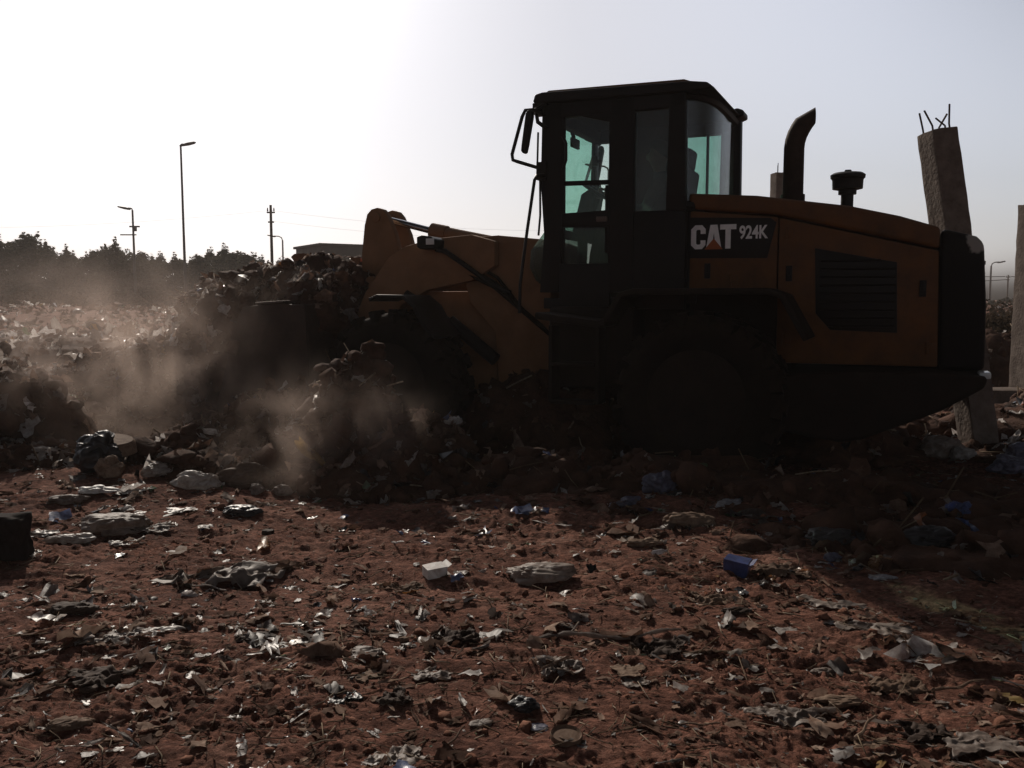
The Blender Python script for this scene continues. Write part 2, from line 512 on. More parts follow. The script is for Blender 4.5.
def flakes(P, nrm, size, rng, n=5, tilt=.5, crumple=.22, aspect=(.12, 1.0)):
    """crumpled, ragged sheets: returns V, F"""
    k = len(P)
    g = np.linspace(-.5, .5, n)
    gx, gy = np.meshgrid(g, g)
    gx, gy = gx.ravel(), gy.ravel()
    asp = rng.uniform(*aspect, k)[:, None]
    jx = rng.normal(0, .09, (k, n * n)); jy = rng.normal(0, .09, (k, n * n))
    x = (gx[None] + jx); y = (gy[None] + jy) * asp
    # round and tear the outline
    rad = np.hypot(gx, gy)[None] * np.ones((k, 1))
    th = np.arctan2(gy, gx)[None] + rng.uniform(0, 6.28, (k, 1))
    cut = 1 - .28 * np.clip(rad - .35, 0, 1) * 2 + .22 * np.sin(3 * th) * rad + .16 * np.sin(5 * th + 1) * rad
    x, y = x * cut, y * cut
    ph = rng.uniform(0, 6.28, (k, 4)); fr = rng.uniform(3, 9, (k, 4))
    z = .5 * np.sin(fr[:, :1] * x + ph[:, :1]) + .5 * np.sin(fr[:, 1:2] * y + ph[:, 1:2]) + .5 * np.sin(fr[:, 2:3] * (x + y) + ph[:, 2:3])
    z = z * crumple * .5 + rng.normal(0, crumple * .35, (k, n * n))
    t, b, d = rand_frames(k, nrm, tilt, rng)
    s = size[:, None, None]
    V = P[:, None, :] + s * (x[..., None] * t[:, None] + y[..., None] * b[:, None] + z[..., None] * d[:, None])
    i = np.arange(n * n).reshape(n, n)
    q = np.stack([i[:-1, :-1], i[:-1, 1:], i[1:, 1:], i[1:, :-1]], -1).reshape(-1, 4)
    F = (np.arange(k) * n * n)[:, None, None] + q[None]
    return V.reshape(-1, 3), F.reshape(-1, 4), len(q)


_ICO = {}


def ico(sub):
    if sub not in _ICO:
        bm = bmesh.new()
        bmesh.ops.create_icosphere(bm, subdivisions=sub, radius=1)
        bm.verts.ensure_lookup_table()
        V = np.array([v.co[:] for v in bm.verts]); F = np.array([[v.index for v in f.verts] for f in bm.faces])
        bm.free()
        _ICO[sub] = (V, F)
    return _ICO[sub]


def lumps(P, size, rng, sub=2, flat=.6, rough=.35):
    """angular soil lumps"""
    V0, F0 = ico(sub)
    k = len(P)
    sc = rng.uniform(.6, 1.3, (k, 1, 3)) * np.array([1, 1, flat])
    V = V0[None] * (1 + rough * rng.normal(0, .5, (k, len(V0), 1)))
    a = rng.uniform(0, 6.28, k)
    V = V * sc * size[:, None, None]
    ca, sa = np.cos(a)[:, None], np.sin(a)[:, None]
    x = V[..., 0] * ca - V[..., 1] * sa; y = V[..., 0] * sa + V[..., 1] * ca
    V = np.stack([x, y, V[..., 2]], -1) + P[:, None]
    F = (np.arange(k) * len(V0))[:, None, None] + F0[None]
    return V.reshape(-1, 3), F.reshape(-1, 3)


def straws(P, length, rad, rng, lift=.25):
    """bent thin stalks (4-sided, two spans)"""
    k = len(P)
    a = rng.uniform(0, 6.28, k); e = rng.normal(0, lift, k)
    d = np.stack([np.cos(a) * np.cos(e), np.sin(a) * np.cos(e), np.abs(np.sin(e))], 1)
    side = np.stack([-np.sin(a), np.cos(a), np.zeros(k)], 1)
    up = np.cross(d, side)
    bend = rng.normal(0, .12, (k, 1)) * side
    pts = [P - d * length[:, None] / 2, P + bend * length[:, None], P + d * length[:, None] / 2]
    V = []
    for p in pts:
        for s1, s2 in ((1, 0), (0, 1), (-1, 0), (0, -1)):
            V.append(p + rad[:, None] * (s1 * side + s2 * up))
    V = np.stack(V, 1)
    q = []
    for r0 in (0, 4):
        for j in range(4):
            q.append((r0 + j, r0 + (j + 1) % 4, r0 + 4 + (j + 1) % 4, r0 + 4 + j))
    q.append((3, 2, 1, 0)); q.append((8, 9, 10, 11))
    F = (np.arange(k) * 12)[:, None, None] + np.array(q)[None]
    return V.reshape(-1, 3), F.reshape(-1, 4)


MIX = ['b', 'w', 'g', 'k', 'l', 'r', 'n']
MIXM = [M[c] for c in MIX]


def on_floor(n, rng, dmin, dmax, xspan=.66, power=1.0):
    """random ground spots, thinning slowly with distance"""
    u = rng.uniform(0, 1, n)
    d = dmin * (dmax / dmin) ** (u ** power)
    a = rng.uniform(-xspan, xspan, n)
    x, y = d * np.tan(a), d
    return x, y, ground_h(x, y)


def build_litter():
    rng = np.random.default_rng(21)
    VV, FF, MI, off = [], [], [], 0
    up = np.array([[0, 0, 1.0]])
    def add(x, y, z, size, p, tilt=.35, n=5, crumple=.22, aspect=(.15, 1)):
        nonlocal off
        P = np.stack([x, y, z + size * .10], 1)
        V, F, q = flakes(P, np.repeat(up, len(P), 0), size, rng, n, tilt, crumple, aspect)
        VV.append(V); FF.append(F + off); off += len(V)
        MI.append(np.repeat(rng.choice(len(MIX), len(P), p=p), q))
    pn = [.72, .09, .16, .015, .004, .008, .003]
    # foreground: mostly soil-coloured scraps
    x, y, z = on_floor(9500, rng, 2.3, 9)
    dens = .5 + .5 * vnoise(x * .9, y * 1.3, seed=44)
    keep = rng.uniform(0, 1, len(x)) < .22 + .78 * dens ** 2
    x, y, z = x[keep], y[keep], z[keep]
    add(x, y, z, np.clip(rng.lognormal(-3.55, .55, len(x)), .01, .13), pn, tilt=.16, crumple=.12)
    x, y, z = on_floor(9000, rng, 2.2, 8)
    dens = .5 + .5 * vnoise(x * 1.7 + 3, y * 2.6, seed=46)
    keep = rng.uniform(0, 1, len(x)) < .1 + .9 * dens ** 2
    x, y, z = x[keep], y[keep], z[keep]
    add(x, y, z, np.clip(rng.lognormal(-4.5, .45, len(x)), .005, .03), [.88, .03, .07, .01, .0, .005, .005], tilt=.6, n=3)
    # torn strips and fibres trodden into the soil
    x, y, z = on_floor(5200, rng, 2.3, 8.5)
    dens = .5 + .5 * vnoise(x * 1.2 + 31, y * 1.9, seed=41)
    keep = rng.uniform(0, 1, len(x)) < .12 + .88 * dens ** 2
    x, y, z = x[keep], y[keep], z[keep]
    add(x, y, z, np.clip(rng.lognormal(-2.85, .55, len(x)), .02, .20), [.72, .10, .16, .01, .004, .004, .002], tilt=.12, crumple=.07, aspect=(.05, .22))
    # pale pieces strewn left of the machine and right of it
    for cx, cy, sx, sy, n, pp in ((-3.0, 6.6, 1.7, .8, 420, [.36, .36, .2, .05, .01, .01, .01]), (-4.2, 8.6, 1.6, 1.6, 420, [.45, .3, .18, .04, .01, .01, .01]),
                                  (4.6, 8.8, 1.3, 1.4, 420, [.36, .36, .2, .03, .03, .01, .01]), (2.2, 5.6, 1.5, .6, 380, [.4, .16, .22, .12, .07, .02, .01]),
                                  (-1.2, 4.1, 1.0, .35, 160, [.5, .1, .4, 0, 0, 0, 0]), (.9, 3.9, 1.2, .35, 160, [.7, .1, .2, 0, 0, 0, 0])):
        x = rng.normal(cx, sx, n); y = np.maximum(rng.normal(cy, sy, n), 2.4)
        add(x, y, ground_h(x, y), np.clip(rng.lognormal(-2.75, .5, n), .025, .2), pp, tilt=.3, crumple=.2)
    # the littered field beyond
    x, y, z = on_floor(13000, rng, 9, 58, .75)
    add(x, y, z, np.clip(rng.lognormal(-2.35, .5, len(x)), .05, .4) * (.75 + y / 60), [.56, .24, .14, .03, .01, .01, .01], tilt=.9, n=4)
    x, y, z = on_floor(9000, rng, 22, 62, .75, .8)
    add(x, y, z, np.clip(rng.lognormal(-1.35, .45, len(x)), .12, .8), [.66, .15, .12, .06, 0, .01, 0], tilt=.9, n=4, crumple=.3)
    o = np_obj('litter', np.vstack(VV), [np.vstack(FF)], MIXM, np.concatenate(MI))
    tag(o, 'scraps of paper and plastic strewn over the soil', 'litter', kind='stuff')
    # soil clods
    x, y, z = on_floor(5200, rng, 2.2, 11)
    dens = .5 + .5 * vnoise(x * 1.4 + 5, y * 2.2, seed=48)
    keep = rng.uniform(0, 1, len(x)) < .15 + .85 * dens ** 2
    x, y, z = x[keep], y[keep], z[keep]
    s = np.clip(rng.lognormal(-4.75, .55, len(x)), .003, .032)
    V, F = lumps(np.stack([x, y, z + s * .15], 1), s, rng, 2, .7)
    o = np_obj('soil_clods', V, [F], M['clod'])
    tag(o, 'crumbs and clods of dry brown soil', 'soil', kind='stuff')
    x, y, z = on_floor(2600, rng, 2.3, 9)
    V, F = straws(np.stack([x, y, z + .008], 1), rng.lognormal(-2.7, .55, len(x)), rng.uniform(.0012, .003, len(x)), rng)
    o = np_obj('straw', V, [F], M['straw'])
    tag(o, 'bits of straw and stalk scattered on the soil', 'straw', kind='stuff')


build_litter()


def blob(c, rad, seed, sub=5, amp=.3, fl=.0, smax=2.2):
    """rough heap body: an ellipsoid broken up by ridged noise"""
    V0, F0 = ico(sub)
    c, rad = np.array(c, float), np.array(rad, float)
    W = V0 * rad
    q = W * 1.0 / max(.3, rad.mean()) * 1.5 + seed * 7.3
    d = fbm(q[:, 0] * 1.2, q[:, 1] * 1.2, q[:, 2] * 1.2, 3, seed) * .55
    d2 = (1 - 2 * np.abs(vnoise(W[:, 0] * 5 + seed, W[:, 1] * 5, W[:, 2] * 5, seed + 9))) * .42
    d3 = vnoise(W[:, 0] * 14 + seed, W[:, 1] * 14, W[:, 2] * 14, seed + 19) * .26 + vnoise(W[:, 0] * 34, W[:, 1] * 34, W[:, 2] * 34, seed + 29) * .12
    s = 1 + amp * (d + (d2 + d3) * min(1, .6 / rad.mean()))
    return c + W * s[:, None], F0, V0


def heap(name, blobs, npc, seed, label, cat, weights, size=(-2.45, .5, .035, .3), tilt=.9, parent=None, kind='stuff', nlump=120, nstraw=30, sub=5):
    rng = np.random.default_rng(seed)
    npc = int(npc * 2.0)
    VV, F3, F4, mi3, mi4, off = [], [], [], [], [], 0
    for bi, (c, rad) in enumerate(blobs):
        V, F, n0 = blob(c, rad, seed + bi, sub)
        VV.append(V); F3.append(F + off); mi3.append(np.zeros(len(F), int)); off += len(V)
        area = rad[0] * rad[1] + rad[0] * rad[2]
        tot = sum(b[1][0] * b[1][1] + b[1][0] * b[1][2] for b in blobs)
        k = int(npc * area / tot)
        ok = np.where(n0[:, 2] > -.45)[0]
        pick = rng.choice(ok, k)
        s = np.clip(rng.lognormal(size[0], size[1], k), size[2], size[3])
        Vf, Ff, q = flakes(V[pick] + n0[pick] * s[:, None] * .12, n0[pick], s, rng, 5, tilt, .25)
        VV.append(Vf); F4.append(Ff + off); off += len(Vf)
        mi4.append(np.repeat(1 + rng.choice(len(MIX), k, p=weights), q))
        pick = rng.choice(ok, nlump)
        s = np.clip(rng.lognormal(-3.0, .5, nlump), .02, .14)
        Vl, Fl = lumps(V[pick], s, rng, 2, .85)
        VV.append(Vl); F3.append(Fl + off); off += len(Vl); mi3.append(np.zeros(len(Fl), int))
        pick = rng.choice(ok, nstraw)
        Vs, Fs = straws(V[pick] + n0[pick] * .03, rng.lognormal(-1.5, .4, nstraw), rng.uniform(.003, .008, nstraw), rng, .7)
        VV.append(Vs); F4.append(Fs + off); off += len(Vs); mi4.append(np.full(len(Fs), 1 + len(MIX)))
    o = np_obj(name, np.vstack(VV), [np.vstack(F3), np.vstack(F4)], [M['dirtmound']] + MIXM + [M['straw']], np.concatenate(mi3 + mi4))
    if parent: o.parent = parent
    return tag(o, label, cat, kind=kind)


# ------------------------------------------------------------------ wheel loader (local axes: x forward, y to its left, z up)
TH = R(24)
LOADER_AT = (.9535, 8.783, 0.0)
loader = empty('wheel_loader', LOADER_AT, pi - TH,
               'big dusty yellow wheel loader with black cab carrying refuse in its front bucket', 'wheel loader')


def lo2w(u, v, z):
    c, s = cos(TH), sin(TH)
    return Vector((LOADER_AT[0] - u * c - v * s, LOADER_AT[1] + u * s - v * c, z))


def build_loader():
    Lp = loader
    P, K, D, PD = M['paint'], M['black'], M['dark'], M['paint_dusty_glare']
    # --- hood
    top = [(-.93, 2.45), (-1.5, 2.405), (-2.23, 2.29), (-2.61, 2.195), (-2.905, 2.095)]
    low = [(-2.905, 1.93), (-2.3, 2.08), (-1.66, 2.24), (-.93, 2.315)]
    MB().prism(top + low, -.675, .675).build('hood_cover', P, Lp, .035, 3)
    MB().prism([(-1.69, 2.215), (-2.3, 2.065), (-2.905, 1.915), (-2.93, 1.0), (-1.69, 1.0)], -.655, .655).build('side_panel', P, Lp, .02)
    MB().prism([(-.94, 2.30), (-1.68, 2.222), (-1.68, 1.60), (-.94, 1.60)], -.655, .655).build('engine_panel', P, Lp, .02)
    MB().prism([(-.94, 2.28), (-2.90, 1.90), (-2.90, 1.0), (-.94, 1.0)], -.62, .62).build('engine_bay', D, Lp)
    # air vents in the panels
    for s in (1, -1):
        g = MB()
        pts = [(-1.98, 1.955), (-2.605, 1.83), (-2.626, 1.267), (-2.118, 1.284), (-2.0, 1.42)]
        v0, v1 = (.645, .662) if s > 0 else (-.662, -.645)
        g.prism(pts, v0, v1)
        vent = g.build('side_vent', K, Lp, .006)
        g = MB()
        for k in range(9):
            z = 1.32 + k * .066
            u0 = -2.03 if z > 1.42 else -2.1
            u1 = -2.6
            if z > 1.83: u1 = -1.98 - (1.955 - z) / (1.955 - 1.83) * .625 + .03
            if u0 - u1 < .08: continue
            g.box(((u0 + u1) / 2, s * .667, z), (u0 - u1, .016, .014), Matrix.Rotation(R(28 * s), 3, 'X'))
        g.build('louvre', K, vent)
    for s in (1, -1):
        for u, z in ((-1.78, 1.75), (-2.80, 1.62), (-1.10, 1.78)):
            MB().box((u, s * .66, z), (.05, .02, .13)).box((u, s * .672, z + .02), (.028, .012, .07)).build('latch', K, Lp, .004)
        for u, z in ((-1.75, 1.20), (-1.75, 2.08), (-2.85, 1.15), (-1.30, 1.70)):
            MB().tube([(u, s * .662, z - .05), (u, s * .662, z + .05)], .012, 8).box((u - .03, s * .657, z), (.06, .008, .08)).build('hinge', P, Lp, .002)
    # black rear guard with scuffed paint on its top corner
    scuff, nt, out = new_mat('scuffed_black')
    L = nt.links.new
    tc = N(nt, 'ShaderNodeTexCoord'); sp = N(nt, 'ShaderNodeSeparateXYZ'); L(tc.outputs['Object'], sp.inputs[0])
    no = N(nt, 'ShaderNodeTexNoise', i_Scale=6.0, i_Detail=7.0, i_Roughness=.6); L(tc.outputs['Object'], no.inputs['Vector'])
    a = N(nt, 'ShaderNodeMapRange'); a.inputs['From Min'].default_value = 1.78; a.inputs['From Max'].default_value = 1.97; L(sp.outputs['Z'], a.inputs['Value'])
    b_ = N(nt, 'ShaderNodeMapRange'); b_.inputs['From Min'].default_value = -3.0; b_.inputs['From Max'].default_value = -3.14; L(sp.outputs['X'], b_.inputs['Value'])
    mm = N(nt, 'ShaderNodeMath', operation='MULTIPLY'); L(a.outputs[0], mm.inputs[0]); L(b_.outputs[0], mm.inputs[1])
    ad = N(nt, 'ShaderNodeMath', operation='ADD'); L(mm.outputs[0], ad.inputs[0]); L(no.outputs['Fac'], ad.inputs[1])
    rp = ramp(nt, [(.9, (.006, .005, .005)), (1.0, (.30, .28, .25))]); L(ad.outputs[0], rp.inputs['Fac'])
    # ramp input is clamped to 1, so scale the sum
    sc_ = N(nt, 'ShaderNodeMath', operation='MULTIPLY'); sc_.inputs[1].default_value = .85; L(ad.outputs[0], sc_.inputs[0]); L(sc_.outputs[0], rp.inputs['Fac'])
    bs = N(nt, 'ShaderNodeBsdfPrincipled', i_Roughness=.6); bs.inputs['Specular IOR Level'].default_value = .15; L(rp.outputs['Color'], bs.inputs['Base Color']); L(bs.outputs[0], out.inputs['Surface'])
    MB().prism([(-2.915, 2.088), (-3.16, 2.02), (-3.215, 1.97), (-3.25, 1.5), (-3.26, .98), (-2.94, .97)], -.67, .67).build('rear_guard', scuff, Lp, .05, 3)
    g = MB()
    for k in range(9):
        g.box((-3.235, 0, 1.1 + k * .09), (.01, 1.05, .03))
    g.build('rear_grille', D, Lp)
    # counterweight and bumper
    MB().prism([(-1.72, .92), (-1.80, .47), (-2.24, .41), (-2.40, .44), (-2.95, .69), (-3.24, .88), (-3.26, .96), (-3.0, .985), (-2.3, .975)], -1.05, 1.05).build('counterweight', D, Lp, .035, 3)
    MB().box((-3.25, .78, .962), (.08, .24, .05)).build('tail_light', M['lens'], Lp, .015)
    MB().box((-3.25, -.78, .962), (.08, .24, .05)).build('tail_light', M['lens'], Lp, .015)
    # chassis
    MB().prism([(-.3, 1.55), (-.3, .62), (-1.8, .62), (-1.8, 1.55)], -.48, .48).box((-.1, 0, .9), (.8, .5, .5)).build('rear_chassis', D, Lp, .02)
    MB().box((-1.13, 0, .70), (.32, 1.5, .36)).tube([(-1.13, -.95, .7), (-1.13, .95, .7)], .13, 14).build('rear_axle', D, Lp, .03)
    MB().box((1.83, 0, .70), (.32, 1.5, .36)).tube([(1.83, -.95, .7), (1.83, .95, .7)], .13, 14).build('front_axle', D, Lp, .03)
    # fenders and platforms, both sides
    for s in (1, -1):
        v0, v1 = (.70, 1.23) if s > 0 else (-1.23, -.70)
        MB().strip([(-.36, 1.36), (-.49, 1.575), (-.60, 1.60), (-1.68, 1.60), (-1.80, 1.56), (-1.99, 1.22)], .05, v0, v1).build('rear_fender', D, Lp, .012)
        MB().strip([(.28, 1.395), (-.30, 1.325), (-.36, 1.345)], .06, v0, v1).build('platform', D, Lp, .012)
        st = MB()
        for u in (-.27, .16):
            st.box((u, s * 1.06, .97), (.035, .2, .68))
        for z in (.64, .97):
            st.box((-.055, s * 1.08, z), (.40, .22, .03))
        st.build('step_ladder', D, Lp, .006)
        MB().box((-.10, s * .64, 1.10), (.80, .42, .74)).build('tank', D, Lp, .04, 3)
        MB().strip([(1.99, 1.53), (1.90, 1.565), (1.62, 1.56), (1.50, 1.47), (1.40, 1.30), (1.28, 1.18)], .035, v0, v1).build('front_fender', K, Lp, .008)
    # --- wheels
    w = empty('wheel'); w.parent = Lp
    prof = [(.40, -.19), (.44, -.235), (.55, -.262), (.63, -.25), (.675, -.20), (.69, -.1), (.69, .1), (.675, .20), (.63, .25), (.55, .262), (.44, .235), (.40, .19)]
    t = MB().lathe(prof, (0, 0, 0), 'y', 56)
    nl = 20
    for k in range(nl):
        for s in (1, -1):
            a = 2 * pi * (k + (.5 if s < 0 else 0)) / nl
            rot = Matrix.Rotation(-a, 3, 'Y')
            for (vv, r_, da, sy, sr) in ((.06, .70, .02, .13, .052), (.155, .694, .085, .13, .06), (.235, .655, .14, .07, .09)):
                rr = Matrix.Rotation(-(a + da), 3, 'Y')
                c = rr @ Vector((r_, s * vv, 0))
                t.box(c, (sr, sy, .072), rr @ Matrix.Rotation(R(-24 * s), 3, 'X'))
    t.build('tyre', M['rubber'], w, 0)
    rm = MB().lathe([(.40, -.2), (.415, -.21), (.42, -.17), (.38, -.13), (.34, -.02), (.20, .03), (.17, .10), (.14, .12), (.05, .125)], (0, 0, 0), 'y', 36)
    rm.lathe([(.415, .20), (.42, .17), (.39, .14), (.36, .0)], (0, 0, 0), 'y', 36)
    for k in range(12):
        a = 2 * pi * k / 12
        rm.tube([(.25 * cos(a), .0, .25 * sin(a)), (.25 * cos(a), .06, .25 * sin(a))], .018, 6)
    rm.build('rim', D, w, 0)
    spots = [(-1.13, .97), (-1.13, -.97), (1.83, .97), (1.83, -.97)]
    for i, (u, v) in enumerate(spots):
        o = w if i == 0 else copy_tree(w, Lp)
        o.location = (u, v, .715)
        o.rotation_euler = (0, .3 * i, 0 if v > 0 else pi)
    # --- front frame and linkage
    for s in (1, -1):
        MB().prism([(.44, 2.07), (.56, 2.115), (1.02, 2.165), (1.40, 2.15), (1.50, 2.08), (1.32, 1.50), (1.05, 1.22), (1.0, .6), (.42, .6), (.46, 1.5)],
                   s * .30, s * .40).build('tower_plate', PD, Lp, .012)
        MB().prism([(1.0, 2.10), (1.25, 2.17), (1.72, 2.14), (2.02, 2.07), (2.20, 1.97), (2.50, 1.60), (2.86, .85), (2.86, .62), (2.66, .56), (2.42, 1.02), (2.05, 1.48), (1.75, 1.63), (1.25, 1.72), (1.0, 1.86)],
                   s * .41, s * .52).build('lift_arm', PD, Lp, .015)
        MB().tube([(.95, s * .60, .95), (1.45, s * .60, 1.32)], .065, 16).tube([(1.4, s * .60, 1.285), (1.95, s * .60, 1.60)], .035, 12).build('lift_cylinder', K, Lp)
        # bell crank plates with round pin eyes
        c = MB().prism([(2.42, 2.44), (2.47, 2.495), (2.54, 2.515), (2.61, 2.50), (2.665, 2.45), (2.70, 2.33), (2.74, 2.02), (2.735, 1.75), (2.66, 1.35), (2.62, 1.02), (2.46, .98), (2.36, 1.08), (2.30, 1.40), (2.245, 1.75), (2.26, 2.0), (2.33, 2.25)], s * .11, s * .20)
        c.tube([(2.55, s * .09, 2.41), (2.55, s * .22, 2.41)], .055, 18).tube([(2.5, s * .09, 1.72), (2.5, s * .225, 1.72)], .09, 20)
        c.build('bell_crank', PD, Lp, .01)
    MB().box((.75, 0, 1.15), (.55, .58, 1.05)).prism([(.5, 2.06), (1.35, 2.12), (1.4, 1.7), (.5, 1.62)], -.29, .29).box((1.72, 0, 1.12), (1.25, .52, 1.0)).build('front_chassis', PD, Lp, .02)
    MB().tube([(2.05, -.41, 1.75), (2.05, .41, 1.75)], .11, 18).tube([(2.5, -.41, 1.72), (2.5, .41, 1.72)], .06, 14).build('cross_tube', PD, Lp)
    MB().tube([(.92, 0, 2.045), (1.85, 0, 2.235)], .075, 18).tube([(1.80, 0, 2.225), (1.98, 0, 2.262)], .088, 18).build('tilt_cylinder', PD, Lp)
    MB().tube([(1.9, 0, 2.245), (2.55, 0, 2.41)], .036, 14).build('cylinder_rod', M['chrome'], Lp)
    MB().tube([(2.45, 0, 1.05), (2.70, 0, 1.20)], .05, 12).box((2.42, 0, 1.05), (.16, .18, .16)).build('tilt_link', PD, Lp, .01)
    # hoses along the tower
    for k, v in enumerate((.43, .47, .50)):
        MB().tube([(1.7, v * .6, 2.05 - .05 * k), (1.35, v, 1.93 - .06 * k), (1.0, v + .02, 1.75 - .05 * k), (.75, v, 1.45), (.45, v - .05, 1.2)], .017, 8).build('hose', M['rubber'], Lp)
    # head lamps on bent stalks
    for s in (1, -1):
        MB().tube([(.86, s * .45, 1.60), (.98, s * .56, 1.66), (1.28, s * .6, 1.87), (1.50, s * .6, 2.01), (1.60, s * .6, 2.03)], .026, 10).build('lamp_stalk', K, Lp)
        hl = MB().prism([(1.56, 2.03), (1.72, 2.03), (1.755, 2.05), (1.755, 2.15), (1.70, 2.165), (1.60, 2.15), (1.55, 2.12)], s * .6 - .12, s * .6 + .12).build('headlight', K, Lp, .015, 3)
        MB().box((1.757, s * .6, 2.10), (.012, .19, .085)).build('lens', M['lens'], hl, .004)
        ind = MB().box((1.60, s * .6 + .123 * 1, 2.10), (.09, .01, .06)).build('indicator', M['lens'], hl, .003)
    # --- bucket
    sh = [(2.72, 1.47), (2.68, 1.15), (2.66, .85), (2.70, .62), (2.80, .46), (2.96, .37), (3.3, .34), (3.86, .33)]
    b = MB().strip(sh, .035, -1.27, 1.27)
    b.box((2.79, 0, 1.475), (.17, 2.54, .03)).build('bucket_shell', M['bucket'], Lp, .004)
    for s in (1, -1):
        MB().prism([(2.69, 1.47), (3.00, 1.50), (3.46, 1.46), (3.56, 1.28), (3.86, .36), (3.3, .335), (2.96, .365), (2.80, .455), (2.70, .615), (2.66, .85)], s * 1.25, s * 1.285).build('bucket_side', M['bucket'], Lp, .006)
        MB().prism([(2.70, 1.0), (2.70, .5), (2.56, .58), (2.5, .74), (2.55, .88)], s * .36, s * .56).build('bucket_hinge', M['bucket'], Lp, .01)
    MB().prism([(2.70, 1.4), (2.70, 1.1), (2.60, 1.15), (2.56, 1.25), (2.60, 1.35)], -.1, .1).build('bucket_hinge', M['bucket'], Lp, .01)
    MB().box((3.84, 0, .335), (.16, 2.56, .035)).build('cutting_edge', M['steel'], Lp, .006)
    MB().box((3.1, 1.16, 1.505), (.36, .30, .022), Matrix.Rotation(R(3), 3, 'Y')).build('spill_plate', M['steel'], Lp, .004)
    # --- exhaust and air pre-cleaner
    ex = [(-1.715, 0, 2.35), (-1.715, 0, 2.88), (-1.722, 0, 2.94), (-1.738, 0, 2.995), (-1.762, 0, 3.045), (-1.79, 0, 3.09), (-1.815, 0, 3.125)]
    e = MB().tube(ex, [.09, .088, .088, .087, .086, .084, .080], 20, cap=False)
    for v in list(e.bm.verts)[-20:]:      # outlet cut upright, so the outer side ends in a point
        dx = v.co.x + 1.885
        v.co.z += max(0, dx) * .36; v.co.x = -1.885
    e.tube([(-1.715, 0, 2.40), (-1.715, 0, 2.47)], .105, 20)
    e.build('exhaust_pipe', M['rust'], Lp)
    a = MB().tube([(-2.18, .1, 2.22), (-2.18, .1, 2.48)], .052, 16)
    a.lathe([(.075, 2.44), (.075, 2.475), (.125, 2.487), (.128, 2.56), (.133, 2.57)], (-2.18, .1, 0), 'z', 28)
    a.build('air_intake', K, Lp, 0)
    MB().lathe([(.129, 2.571), (.142, 2.578), (.145, 2.605), (.12, 2.622), (.03, 2.63), (.028, 2.648), (.012, 2.65)], (-2.18, .1, 0), 'z', 28).build('intake_cap', K, Lp)
    # --- name plate
    MB().prism([(-.945, 2.242), (-1.62, 2.215), (-1.668, 2.175), (-1.60, 1.882), (-.945, 1.892)], .656, .664).build('name_plate', K, Lp, .002)
    plate = [o for o in kids(Lp) if o.name.startswith('name_plate')][0]
    let = MB()
    def lp(pts, y=.6665):
        f = [let.bm.verts.new((-.955 - p[0], y, 1.968 + p[1])) for p in pts]
        b2 = [let.bm.verts.new((-.955 - p[0], y - .003, 1.968 + p[1])) for p in pts]
        let.bm.faces.new(f)
        for i in range(len(f)):
            let.bm.faces.new((f[i], f[(i + 1) % len(f)], b2[(i + 1) % len(f)], b2[i]))
    # C
    lp([(.125, .075), (.125, .035), (.095, 0), (.035, 0), (0, .035), (0, .17), (.035, .205), (.095, .205), (.125, .17), (.125, .130),
        (.082, .130), (.082, .158), (.074, .166), (.054, .166), (.044, .156), (.044, .049), (.054, .039), (.074, .039), (.082, .047), (.082, .075)])
    # A: two legs joined at the head, open foot for the triangle
    lp([(.130, 0), (.165, .205), (.225, .205), (.262, 0), (.216, 0), (.196, .135), (.176, 0)])
    # T
    lp([(.248, .205), (.385, .205), (.385, .162), (.339, .162), (.339, 0), (.294, 0), (.294, .162), (.248, .162)])
    let.build('lettering', M['lettering'], plate)
    let = MB()
    lp([(.118, -.004), (.196, .088), (.274, -.004)], .670)
    let.build('triangle_mark', M['triangle'], plate)
    fc = bpy.data.curves.new('lettering', 'FONT'); fc.body = '924K'; fc.size = .158; fc.offset = .004; fc.extrude = .0015; fc.space_character = .98
    fo = bpy.data.objects.new('lettering', fc); COL.objects.link(fo)
    dg = bpy.context.evaluated_depsgraph_get(); dg.update()
    me = bpy.data.meshes.new_from_object(fo.evaluated_get(dg))
    bpy.data.objects.remove(fo)
    me.materials.clear(); me.materials.append(M['lettering'])
    xs = [v.co.x for v in me.vertices]; w_ = max(xs) - min(xs); x0 = min(xs); k = .238 / w_
    for vtx in me.vertices:
        x, y, z = vtx.co
        vtx.co = (-1.366 - (x - x0) * k, .6665 + z, 2.05 + y * .96)
    me.flip_normals()
    o = bpy.data.objects.new('lettering', me); COL.objects.link(o); o.parent = plate

    # --- cab
    def post(name, pts, v0, v1): return MB().prism(pts, v0, v1).build(name, K, Lp, .012)
    for s in (1, -1):
        a, b2 = (.64, .75) if s > 0 else (-.75, -.64)
        post('front_post', [(.43, 1.60), (.25, 1.60), (.215, 2.2), (.215, 3.30), (.41, 3.30), (.425, 2.6), (.39, 2.12)] if s > 0 else
             [(.43, 1.60), (.25, 1.60), (.36, 2.2), (.37, 3.30), (.41, 3.30), (.425, 2.6), (.39, 2.12)], a, b2)
        if s < 0: MB().box((.36, -.62, 2.98), (.06, .06, .10)).box((.33, -.62, 2.98), (.08, .03, .03)).build('window_latch', K, Lp, .008)
        post('door_post', [(-.245, 1.60), (-.46, 1.60), (-.46, 3.30), (-.245, 3.30)] if s > 0 else [(-.08, 1.60), (-.5, 1.60), (-.5, 3.30), (-.08, 3.30)], a, b2)
        post('rear_post', [(-.745, 2.3), (-.92, 2.3), (-.90, 3.30), (-.765, 3.30)] if s > 0 else [(-.93, 2.3), (-1.14, 2.3), (-1.13, 3.30), (-.94, 3.30)], a, b2)
        if s < 0: post('window_bar', [(-.79, 2.3), (-.81, 2.3), (-.81, 3.20), (-.79, 3.20)], a + .02, b2 - .02)
